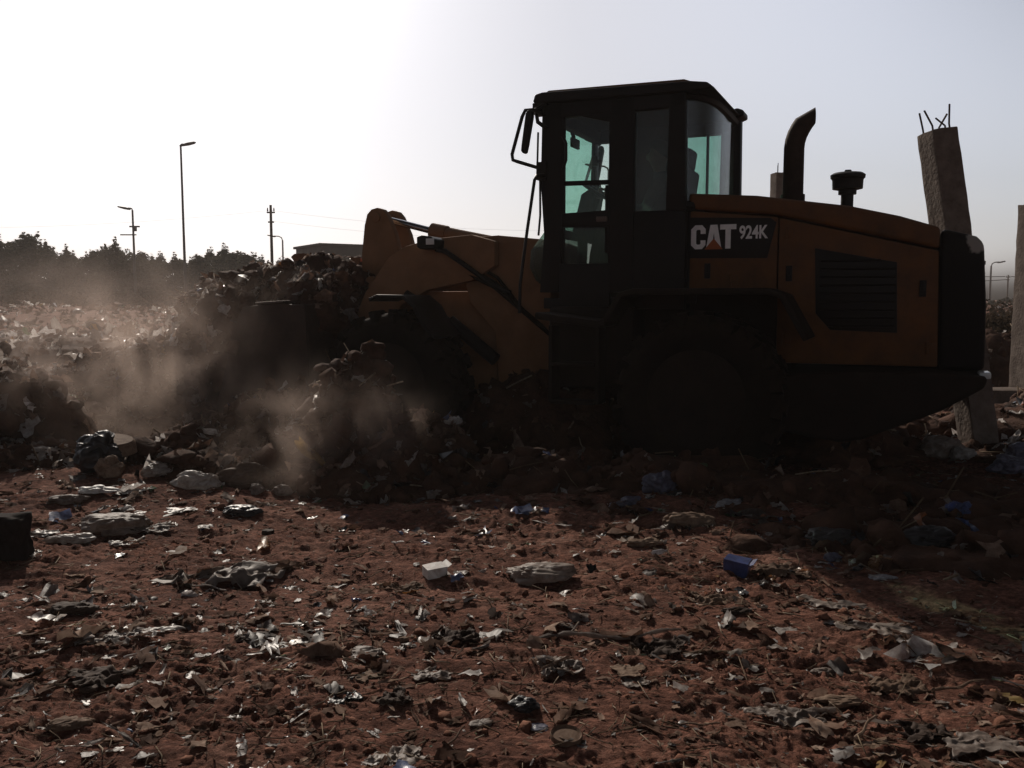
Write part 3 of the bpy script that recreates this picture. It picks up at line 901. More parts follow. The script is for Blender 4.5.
        MB().box((-.25 if s > 0 else -.35, s * .695, 3.235), (1.30 if s > 0 else 1.5, .11, .13)).build('roof_rail', K, Lp, .012)
        # panel under the rear side window
        MB().prism([(-.46, 1.45), (-.46, 2.31), (-.745, 2.305), (-.92, 2.30), (-.92, 1.45)], a + .005, b2 - .005).build('cab_panel', K, Lp, .012)
        # glazed side door
        dr = MB(); fr = MB()
        y0, y1 = (.685, .745) if s > 0 else (-.745, -.685)
        dr.prism([(.217, 2.19), (-.245, 2.18), (-.245, 2.33), (.217, 2.315)], y0, y1)
        dr.prism([(.24, 1.45), (-.245, 1.45), (-.245, 1.86), (.24, 1.86)], y0, y1)
        dr.prism([(.222, 1.855), (.20, 1.855), (.20, 2.195), (.222, 2.195)], y0 + .004, y1 - .004)
        dr.prism([(-.225, 1.855), (-.25, 1.855), (-.25, 3.20), (-.225, 3.20)], y0 + .004, y1 - .004)
        if s > 0: dr.prism([(.222, 2.30), (.20, 2.30), (.20, 3.23), (.222, 3.23)], y0 + .004, y1 - .004)
        door = dr.build('cab_door', K, Lp, .006)
        MB().prism([(.217, 3.215), (-.245, 3.09), (-.245, 3.20), (.217, 3.25)], y0 + .002, y1 - .002).build('door_header', K, door, .004)
        MB().prism([(.217, 2.565), (-.245, 2.555), (-.245, 2.595), (.217, 2.605)], y0 + .012, y1 - .012).build('door_bar', K, door, .004)
        MB().box((-.205, (y0 + y1) / 2, 2.25), (.03, .03, .6)).build('pull_bar', K, door, .004)
        MB().prism([(.217, 2.315), (-.245, 2.33), (-.245, 3.09), (.217, 3.21)] if s > 0 else [(.355, 2.315), (-.245, 2.33), (-.245, 3.09), (.362, 3.21)], s * .712, s * .718).build('window_pane', M['glass'], door)
        MB().prism([(.24, 1.86), (-.245, 1.86), (-.245, 2.18), (.217, 2.19)], s * .712, s * .718).build('window_pane', M['glass_grimy'], door)
        MB().tube([(.205, s * .76, 3.0), (.16, s * .79, 2.93), (.16, s * .79, 2.78), (.205, s * .76, 2.70)], .014, 8).build('grab_handle', K, door)
        MB().box((-.17, s * .755, 2.25), (.10, .03, .045)).build('handle', M['steel'], door, .006)
        MB().prism([(-.46, 2.31), (-.745, 2.305), (-.765, 3.17), (-.46, 3.17)] if s > 0 else [(-.50, 2.31), (-.93, 2.305), (-.93, 3.17), (-.50, 3.17)], s * .712, s * .718).build('side_window', M['glass_dusty'] if s > 0 else M['glass_green'], Lp)
    # floor, cross members and roof
    MB().box((-.25, 0, 1.50), (1.32, 1.40, .10)).build('cab_floor', K, Lp, .01)
    for c_, s_ in (((.36, 0, 3.225), (.10, 1.28, .11)), ((.37, 0, 2.16), (.07, 1.28, .08))):
        MB().box(c_, s_).build('cab_cross_beam', K, Lp, .01)
    MB().prism([(-.90, 2.33), (-1.06, 2.33), (-1.0, 1.5), (-.88, 1.5)], -.70, .64).build('cab_rear_panel', K, Lp)
    rf = [(.49, 3.315), (.47, 3.385), (.40, 3.40), (-.95, 3.37), (-1.09, 3.35), (-1.15, 3.30), (-1.0, 3.285), (.40, 3.30)]
    roof = MB().prism(rf, -.79, .79).build('cab_roof', K, Lp, .02, 3)
    MB().prism([(.40, 3.402), (.36, 3.425), (-.88, 3.405), (-.98, 3.368)], -.72, .72).build('roof_cap', P, roof, .006)
    for s in (1, -1):
        rz_ = 0
        if s < 0: MB().prism([(-1.02, 3.30 + rz_), (-1.06, 3.36 + rz_), (-1.12, 3.375 + rz_), (-1.18, 3.35 + rz_), (-1.185, 3.30 + rz_), (-1.12, 3.275 + rz_)], s * .60 - .13, s * .60 + .13).build('work_light', K, Lp, .02, 3)
        MB().box((.44, s * .72, 3.26), (.10, .14, .10)).tube([(.36, s * .76, 3.30), (.44, s * .83, 3.24), (.42, s * .83, 3.13), (.36, s * .76, 3.08)], .02, 8).build('work_light', K, Lp, .015)
    # windscreens
    MB().prism([(.395, 2.19), (.40, 2.19), (.415, 2.6), (.395, 3.20), (.389, 3.20), (.409, 2.6)], -.64, .64).build('windscreen', M['glass_green'], Lp)
    nose = MB().prism([(.40, 2.185), (.47, 2.19), (.62, 2.0), (.632, 1.84), (.57, 1.72), (.49, 1.66), (.40, 1.62)], .50, .505)
    nose.prism([(.40, 2.185), (.47, 2.19), (.62, 2.0), (.632, 1.84), (.57, 1.72), (.49, 1.66), (.40, 1.62)], -.505, -.50)
    nose.strip([(.47, 2.185), (.62, 2.0), (.63, 1.84), (.57, 1.72), (.49, 1.66)], .006, -.5, .5)
    nose.build('lower_windscreen', M['glass_dusty'], Lp)
    arc = [(-.89, .70), (-.98, .63), (-1.04, .50), (-1.075, .30), (-1.085, 0), (-1.085, -.35), (-1.08, -.64)]
    rw = MB()
    q0 = [[rw.bm.verts.new((u + o_, v, z)) for u, v in arc] for o_, z in ((0, 2.36), (0, 3.26), (.006, 3.26), (.006, 2.36))]
    for k in range(len(arc) - 1):
        for j in range(4):
            rw.bm.faces.new((q0[j][k], q0[j][k + 1], q0[(j + 1) % 4][k + 1], q0[(j + 1) % 4][k]))
    rw.build('rear_window', M['glass_rear'], Lp)
    sl = MB()
    sl.tube([(u + .003, v, 2.34) for u, v in arc], .045, 8).build('rear_window_sill', K, Lp)
    MB().tube([(u + .003, v, 3.27) for u, v in arc], .04, 8).build('rear_window_header', K, Lp)
    # interior
    MB().box((-.52, 0, 1.80), (.34, .42, .5)).build('seat_base', K, Lp, .02)
    s_ = MB().box((-.45, 0, 2.08), (.50, .50, .12)).box((-.72, 0, 2.42), (.13, .48, .66), Matrix.Rotation(R(-8), 3, 'Y')).box((-.77, 0, 2.83), (.09, .28, .2), Matrix.Rotation(R(-8), 3, 'Y'))
    s_.build('seat', M['seat'], Lp, .04, 3)
    MB().tube([(.30, 0, 1.55), (.27, 0, 2.2), (.14, 0, 2.53)], .05, 12).prism([(.33, 2.2), (.24, 2.55), (.12, 2.62), (.16, 2.4), (.22, 2.1)], -.16, .16).build('steering_column', K, Lp, .01)
    sw = MB()
    ring = []
    ax = Matrix.Rotation(R(-32), 3, 'Y')
    for k in range(25):
        a = 2 * pi * k / 24
        ring.append(Vector((.10, 0, 2.57)) + ax @ Vector((.2 * cos(a), .2 * sin(a), 0)))
    sw.tube(ring, .017, 8, cap=False)
    for k in (0, 8, 16):
        sw.tube([Vector((.10, 0, 2.56)), ring[k]], .014, 6)
    sw.build('steering_wheel', K, Lp)
    MB().box((-.35, -.42, 2.2), (.5, .16, .18)).box((-.25, -.42, 2.36), (.05, .05, .16)).build('control_console', K, Lp, .02)
    MB().tube([(.33, .2, 3.16), (.30, .2, 3.08)], .02, 8).box((.29, .2, 3.03), (.03, .2, .09)).build('inner_mirror', K, Lp, .01)
    # mirrors and handrails
    for s in (1, -1):
        mr = MB().tube([(.38, s * .74, 3.20), (.42, s * .95, 3.215), (.47, s * 1.0, 3.205), (.50, s * 1.0, 3.15), (.598, s * 1.0, 2.83), (.59, s * 1.0, 2.78), (.55, s * .98, 2.765), (.40, s * .76, 2.72)], .016, 8)
        mr.box((.40, s * .76, 2.70), (.09, .08, .16))
        arm = mr.build('mirror_arm', K, Lp)
        MB().prism([(.405, 3.20), (.435, 3.20), (.455, 3.17), (.495, 2.90), (.50, 2.85), (.48, 2.825), (.455, 2.835), (.44, 2.90), (.395, 3.15)], s * 1.0 - .035, s * 1.0 + .035).build('mirror', K, arm, .015, 3)
        MB().tube([(.37, s * .80, 2.66), (.385, s * .93, 2.64), (.40, s * .95, 2.60), (.47, s * .95, 2.16), (.54, s * .95, 1.67), (.55, s * .94, 1.41)], .015, 8).build('handrail', K, Lp)
        MB().tube([(.42, s * .77, 2.64), (.405, s * .80, 2.3), (.43, s * .78, 2.12)], .011, 8).tube([(.44, s * .77, 3.05), (.45, s * .77, 2.64)], .01, 6).build('wiper', K, Lp)


build_loader()


# ------------------------------------------------------------------ driver
def build_driver():
    verts, edges, rad, root = [], [], [], []
    def chain(pts, start=None):
        prev = start
        first = None
        for p, r in pts:
            verts.append(p); rad.append(r); root.append(False)
            i = len(verts) - 1
            if first is None: first = i
            if prev is not None: edges.append((prev, i))
            prev = i
        return first, prev
    a, pel = chain([((-.50, 0, 2.20), .15)]); root[a] = True
    _, chest = chain([((-.52, 0, 2.38), .145), ((-.52, 0, 2.56), .16)], pel)
    _, neck = chain([((-.50, 0, 2.70), .065), ((-.49, 0, 2.77), .058)], chest)
    chain([((-.475, 0, 2.84), .095), ((-.48, 0, 2.93), .105), ((-.49, 0, 3.0), .07)], neck)
    for s in (1, -1):
        chain([((-.53, s * .19, 2.60), .07), ((-.42, s * .26, 2.36), .052), ((-.22, s * .22, 2.42), .042), ((-.06, s * .18, 2.53), .03), ((.0, s * .175, 2.56), .034)], chest)
        chain([((-.40, s * .12, 2.20), .095), ((.02, s * .15, 2.24), .07), ((.10, s * .15, 1.95), .055), ((.12, s * .15, 1.65), .042), ((.24, s * .16, 1.61), .04)], pel)
        # fingers closed on the wheel rim
        for k, ln in enumerate((.9, 1.0, .95, .8)):
            oy = s * (.145 + .02 * k)
            f, _ = chain([((.0, oy, 2.575), .0095), ((.035 * ln, oy, 2.60), .0095), ((.055 * ln, oy, 2.575), .009), ((.04 * ln, oy, 2.55), .008)])
            root[f] = True
        f, _ = chain([((-.03, s * .15, 2.565), .011), ((-.01, s * .125, 2.59), .010), ((.02, s * .12, 2.60), .009)])
        root[f] = True
    me = bpy.data.meshes.new('person')
    me.from_pydata(verts, edges, [])
    ob = bpy.data.objects.new('person_skeleton', me); COL.objects.link(ob)
    sk = ob.modifiers.new('skin', 'SKIN'); sk.use_smooth_shade = True
    if not me.skin_vertices: me.skin_vertices.new()
    for i, sv in enumerate(me.skin_vertices[0].data):
        sv.radius = (rad[i], rad[i]); sv.use_root = root[i]
    ob.modifiers.new('sub', 'SUBSURF').levels = 2
    dg = bpy.context.evaluated_depsgraph_get(); dg.update()
    m2 = bpy.data.meshes.new_from_object(ob.evaluated_get(dg))
    bpy.data.objects.remove(ob)
    m2.name = 'person'
    m2.materials.clear()
    for k in ('shirt', 'skin', 'trousers'): m2.materials.append(M[k])
    # nose, brow and ears pushed out of the head
    for v in m2.vertices:
        x, y, z = v.co
        if z > 2.8:
            if x > -.42 and abs(y) < .02 and 2.85 < z < 2.93: v.co.x += .03 * (1 - abs(y) / .02)
            if abs(y) > .075 and abs(z - 2.89) < .035 and abs(x + .48) < .03: v.co.y += math.copysign(.018, y)
            if x > -.42 and .02 < abs(y) < .05 and 2.905 < z < 2.935: v.co.x -= .012
            if x > -.42 and abs(y) < .03 and 2.815 < z < 2.835: v.co.x -= .008
    for p in m2.polygons:
        c = p.center
        p.material_index = 1 if c.z > 2.74 or (c.x > -.08 and c.z > 2.46) else (2 if c.z < 2.27 and (c.x > -.62) and not (abs(c.y) > .2 and c.z > 2.3) else 0)
        p.use_smooth = True
    body = bpy.data.objects.new('person', m2); COL.objects.link(body)
    body.location = LOADER_AT; body.rotation_euler = (0, 0, pi - TH)
    tag(body, 'driver in a dark shirt sitting in the cab with both hands on the steering wheel', 'person')
    V0, F0 = ico(4)
    keep = (V0[:, 2] > -.1 + .7 * np.clip(V0[:, 0], -1, 1))
    idx = -np.ones(len(V0), int); idx[keep] = np.arange(keep.sum())
    F = F0[keep[F0].all(1)]
    V = V0[keep] * np.array([.116, .102, .122]) * (1 + .03 * vnoise(V0[keep][:, 0] * 9, V0[keep][:, 1] * 9, V0[keep][:, 2] * 9)[:, None]) + np.array([-.487, 0, 2.922])
    h = np_obj('hair', V, [idx[F]], M['hair'], parent=body)


build_driver()

# ------------------------------------------------------------------ refuse in and round the machine
WT = [.46, .24, .22, .05, .01, .01, .01]


def wblob(u, v, z, ru, rv, rz):
    p = lo2w(u, v, z)
    return ((p.x, p.y, p.z), (ru, rv, rz))


heap('rubbish_load', [wblob(3.35, 0, 1.38, .85, 1.12, .62), wblob(3.0, -.55, 1.45, .6, .75, .42), wblob(4.05, .40, 1.16, .66, .9, .68), wblob(4.7, .25, .78, .62, .85, .70), wblob(5.1, .4, .35, .5, .7, .5)],
     1200, 51, 'mixed refuse heaped in the loader bucket and spilling over its front', 'rubbish', WT, (-2.4, .5, .04, .3), nlump=160, nstraw=26)
heap('rubbish_heap', [((-4.95, 8.4, .05), (.9, .75, .80)), ((-4.25, 7.6, -.05), (.8, .5, .32)), ((-5.9, 9.2, .1), (1.0, .9, .95)), ((-3.5, 7.9, -.1), (.7, .5, .28))],
     1300, 52, 'dark refuse heap at the left edge of the dumping ground', 'rubbish heap', [.40, .33, .20, .04, .01, .01, .01], nlump=140, nstraw=26)
heap('rubbish_heap', [((-4.25, 9.7, .2), (.75, .6, .78)), ((-3.6, 9.3, 0), (.7, .6, .35))],
     700, 53, 'rounded dusty refuse mound behind the drifting dust, left of the bucket', 'rubbish heap', [.52, .22, .19, .04, .01, .01, .01], nlump=140, nstraw=20)
heap('rubbish_heap', [((-2.15, 8.2, .05), (.62, .6, .60)), ((-2.75, 7.9, 0), (.6, .5, .34)), ((-1.65, 7.6, .0), (.55, .5, .50)), ((-2.2, 7.25, -.05), (.7, .4, .28)), ((-3.1, 9.2, 0), (.7, .6, .3))],
     900, 54, 'brown refuse and soil ridge pushed up in front of the loader bucket', 'rubbish heap', [.60, .16, .17, .04, .01, .01, .01], nlump=200, nstraw=24)
heap('rubbish_heap', [((-1.30, 7.45, .34), (.36, .40, .60)), ((-.85, 7.3, .1), (.5, .45, .45)), ((-.9, 6.95, -.02), (.75, .35, .22))],
     520, 55, 'tall clod of soil and refuse against the front wheel', 'rubbish heap', [.64, .13, .17, .03, .01, .01, .01], nlump=200, nstraw=24)
heap('rubbish_heap', [((.2, 7.0, -.03), (.9, .55, .33)), wblob(.55, .35, .0, .75, .6, .78), wblob(.0, -.6, .0, .9, .6, .62), wblob(-.9, -.8, .0, 1.0, .5, .5), wblob(-2.1, -.3, .0, .8, .7, .38), ((1.2, 6.75, -.05), (1.0, .55, .34)), ((2.3, 6.2, -.05), (1.0, .5, .30)), ((1.5, 5.95, -.08), (.9, .4, .22)), ((2.7, 5.6, -.08), (.8, .4, .22)), ((2.6, 5.0, -.09), (.7, .32, .18)), ((1.9, 5.35, -.08), (.6, .3, .16)), ((3.2, 5.9, -.05), (.6, .4, .26))],
     640, 56, 'low bank of bags and refuse lying in the loader shadow', 'rubbish heap', [.52, .09, .16, .18, .03, .01, .01], (-2.5, .5, .04, .28), nlump=120, nstraw=16)
heap('rubbish_heap', [((3.9, 9.3, -.02), (.9, .7, .36)), ((5.3, 8.9, 0), (1.0, .8, .38)), ((6.2, 9.6, 0), (1.0, .8, .5)), ((4.7, 8.0, -.08), (1.0, .5, .25)), ((3.1, 8.4, -.05), (.7, .5, .28))],
     560, 57, 'pale littered bank of refuse round the foot of the leaning column', 'rubbish heap', [.38, .36, .16, .05, .03, .01, .01], (-2.4, .5, .04, .3), nlump=110, nstraw=16)
heap('rubbish_heap', [((6.0, 14.2, .1), (1.5, .9, .8)), ((8.2, 14.8, .1), (1.8, 1.0, .9)), ((4.2, 14.8, .0), (1.6, .9, .5))],
     420, 58, 'dark refuse bank beyond the concrete strip on the right', 'rubbish heap', [.58, .20, .14, .05, .01, .01, .01], nlump=120, nstraw=16)
heap('rubbish_heap', [((-9.5, 21, .1), (3.2, 1.6, .55)), ((-14, 23, .1), (3.5, 1.8, .5)), ((-7.0, 16, .0), (1.8, 1.0, .42))],
     560, 59, 'low far banks of refuse in the littered field on the left', 'rubbish heap', [.48, .32, .14, .03, .01, .01, .01], (-1.5, .45, .1, .55), nlump=120, nstraw=16)


# ------------------------------------------------------------------ single pieces
def bag_obj(name, p, w, ratio, hgt, seed, mat, rz=0, crease=1.0, neck=False):
    rng = np.random.default_rng(seed)
    V0, F0 = ico(5)
    q = V0 * 1.6 + seed * 3.1
    warp = np.stack([vnoise(q[:, 0], q[:, 1], q[:, 2], seed + k) for k in range(3)], 1)
    a = V0 + .45 * warp
    cre = 1 - 2 * np.abs(vnoise(a[:, 0] * 2.3 + seed, a[:, 1] * 2.3, a[:, 2] * 2.3, seed + 5))
    cr2 = 1 - 2 * np.abs(vnoise(a[:, 0] * 5.5 + seed, a[:, 1] * 5.5, a[:, 2] * 5.5, seed + 6))
    cr3 = vnoise(a[:, 0] * 12, a[:, 1] * 12, a[:, 2] * 12, seed + 7)
    wr = 1 - 2 * np.abs(vnoise(a[:, 0] * 1.6 + .8 * warp[:, 1] + seed, a[:, 1] * 6 + .8 * warp[:, 0], a[:, 2] * 5, seed + 8))
    s = 1 + .36 * warp[:, :1] + crease * (.16 * cre + .05 * cr2 + .10 * wr + .008 * cr3)[:, None]
    V = V0 * s
    if neck:
        t = np.clip((V0[:, 0] - .75) / .25, 0, 1)
        V[:, 0] += t * .55; V[:, 1] *= 1 - .75 * t; V[:, 2] *= 1 - .6 * t
    V = V * np.array([w / 2, w / 2 * ratio, hgt / 2])
    lo = np.quantile(V[:, 2], .02)
    V[:, 2] = np.where(V[:, 2] < lo * .7, lo * .7 + (V[:, 2] - lo * .7) * .15, V[:, 2])
    V[:, 2] -= V[:, 2].min()
    o = np_obj(name, V, [F0], mat)
    o.location = p; o.rotation_euler = (0, 0, rz)
    return o


def sheet_obj(name, p, w, h, seed, mat, rz=0, crumple=.12, tilt=(0, 0), th=.002, n=22, ragged=.22):
    rng = np.random.default_rng(seed)
    g = np.linspace(-.5, .5, n)
    gx, gy = [a.ravel() for a in np.meshgrid(g, g)]
    th_ = np.arctan2(gy, gx); rad = np.hypot(gx, gy)
    cut = 1 + ragged * rad * (np.sin(3 * th_ + seed) + .7 * np.sin(5 * th_ + 2 * seed) + .5 * np.sin(9 * th_ + seed)) - ragged * np.clip(rad - .45, 0, 1) * 1.5
    x, y = gx * cut * w, gy * cut * h
    f = 1 / max(w, h)
    z = (1 - 2 * np.abs(vnoise(x * f * 4 + seed, y * f * 4, seed=seed))) * .55 + (1 - 2 * np.abs(vnoise(x * f * 9, y * f * 9 + seed, seed=seed + 1))) * .3 + vnoise(x * f * 18, y * f * 18, seed=seed + 2) * .15
    z = z * crumple * max(w, h)
    x = x + vnoise(gx * 6, gy * 6, seed=seed + 3) * .05 * w; y = y + vnoise(gx * 6, gy * 6, seed=seed + 4) * .05 * h
    top = np.stack([x, y, z + th], 1); bot = np.stack([x, y, z], 1)
    i = np.arange(n * n).reshape(n, n)
    q = np.stack([i[:-1, :-1], i[:-1, 1:], i[1:, 1:], i[1:, :-1]], -1).reshape(-1, 4)
    N_ = n * n
    b = np.concatenate([i[0, :], i[1:, -1], i[-1, -2::-1], i[-2:0:-1, 0]])
    b2 = np.roll(b, -1)
    side = np.stack([b, b + N_, b2 + N_, b2], 1)
    V = np.vstack([top, bot])
    V[:, 2] -= np.quantile(V[:, 2], .12)
    o = np_obj(name, V, [q, q[:, ::-1] + N_, side], mat)
    o.location = p; o.rotation_euler = (tilt[0], tilt[1], rz)
    return o


def stick_obj(name, p, length, r, seed, mat, rz=0, lift=0., knots=True):
    rng = np.random.default_rng(seed)
    m = MB()
    n = 9 if r < .0095 else 22
    jag = rng.normal(0, .25, (n, 2)) * r * (1 if n > 9 else 0)
    path = []
    for k in range(n):
        t = k / (n - 1) - .5
        path.append((t * length, .04 * length * math.sin(t * 7 + seed) + jag[k, 0], r * .6 + (t + .5) * lift + .012 * length * math.sin(t * 11 + seed) + jag[k, 1]))
    m.tube(path, [r * (1.1 - .5 * k / n) * rng.uniform(*((.8, 1.25) if n == 9 else (.45, 1.7))) for k in range(n)], 8)
    if knots:
        for k in (3, 6):
            q = Vector(path[k]); d = Vector((rng.uniform(.3, .8), rng.choice((-1, 1)) * rng.uniform(.5, 1), .25)).normalized()
            m.tube([q, q + d * length * .08, q + d * length * .13], [r * .6, r * .4, r * .25], 6)
    o = m.build(name, mat)
    o.location = p; o.rotation_euler = (0, 0, rz)
    return o


def carton_obj(name, p, s, seed, mat, rot):
    m = MB().box((0, 0, s[2] / 2), s)
    bm = m.bm
    bmesh.ops.subdivide_edges(bm, edges=bm.edges[:], cuts=5, use_grid_fill=True)
    for v in bm.verts:
        q = v.co * 14
        d = vnoise(np.array([q.x + seed]), np.array([q.y]), np.array([q.z]), seed)[0]
        v.co *= 1 + .07 * d
    # open flaps at one end
    m.box((s[0] * .62, 0, s[2] * .98), (s[0] * .24, s[1] * .92, .003), Matrix.Rotation(R(-28), 3, 'Y'))
    m.box((s[0] * .58, 0, s[2] * .04), (s[0] * .2, s[1] * .9, .003), Matrix.Rotation(R(12), 3, 'Y'))
    o = m.build(name, mat, None, 0, angle=25)
    o.location = p; o.rotation_euler = rot
    return o


def rock_obj(name, p, w, seed, mat, flat=.7):
    V0, F0 = ico(4)
    q = V0 * 1.4 + seed
    s = 1 + .35 * fbm(q[:, 0], q[:, 1], q[:, 2], 3, seed)
    V = np.clip(V0 * s[:, None], -.82, .82) * np.array([w / 2, w / 2 * .8, w / 2 * flat])
    V[:, 2] += w / 2 * flat * .55
    o = np_obj(name, V, [F0], mat)
    o.location = p
    return o


def bottle_obj(name, p, ln, rz, mat, capmat):
    t = empty(name, p, rz)
    r = ln * .15
    b = MB().lathe([(r * .55, 0), (r * .95, .01 * ln), (r, .05 * ln), (r * .93, .3 * ln), (r, .34 * ln), (r, .62 * ln), (r * .75, .74 * ln), (r * .36, .84 * ln), (r * .36, .93 * ln)], (0, 0, 0), 'z', 20).build('body', mat, t)
    c = MB().lathe([(r * .46, .925 * ln), (r * .46, ln), (r * .4, ln * 1.01)], (0, 0, 0), 'z', 16).build('screw_cap', capmat, t)
    for o in (b, c):
        o.rotation_euler = (0, R(88), 0); o.location = (-ln / 2, 0, r * .95)
    return t


def lid_obj(name, p, r, mat, tilt=(.1, .05)):
    o = MB().lathe([(r * .2, 0), (r, 0), (r * 1.04, .012), (r * .98, .02), (r * .85, .012), (r * .2, .014)], (0, 0, .004), 'z', 32).build(name, mat)
    o.location = p; o.rotation_euler = (*tilt, 0)
    return o


def leaf_obj(name, p, ln, wd, mat, rz, tilt):
    n, k = 15, 7
    V = []
    for i in range(n):
        t = i / (n - 1)
        w = wd * math.sin(pi * t ** .85) ** .8
        for j in range(k):
            s = j / (k - 1) - .5
            V.append((ln * (t - .5), s * w, .25 * ln * (t - .5) ** 2 + .9 * abs(s) * w * .5 + .01 * ln * math.sin(9 * t + 5 * s)))
    V = np.array(V)
    i = np.arange(n * k).reshape(n, k)
    q = np.stack([i[:-1, :-1], i[1:, :-1], i[1:, 1:], i[:-1, 1:]], -1).reshape(-1, 4)
    nv = len(V)
    b = np.concatenate([i[0, :], i[1:, -1], i[-1, -2::-1], i[-2:0:-1, 0]]); b2 = np.roll(b, -1)
    V = np.vstack([V + [0, 0, .0015], V])
    o = np_obj(name, V, [q, q[:, ::-1] + nv, np.stack([b, b + nv, b2 + nv, b2], 1)], mat)
    o.location = p; o.rotation_euler = (tilt[0], tilt[1], rz)
    return o


def wpx(px, p):
    return px / FOC * Vector((p.x, p.y, p.z - CAM_H)).length


def S(px, py, dz=0.0):
    p = on_ground(px, py)
    p.z += dz
    return p


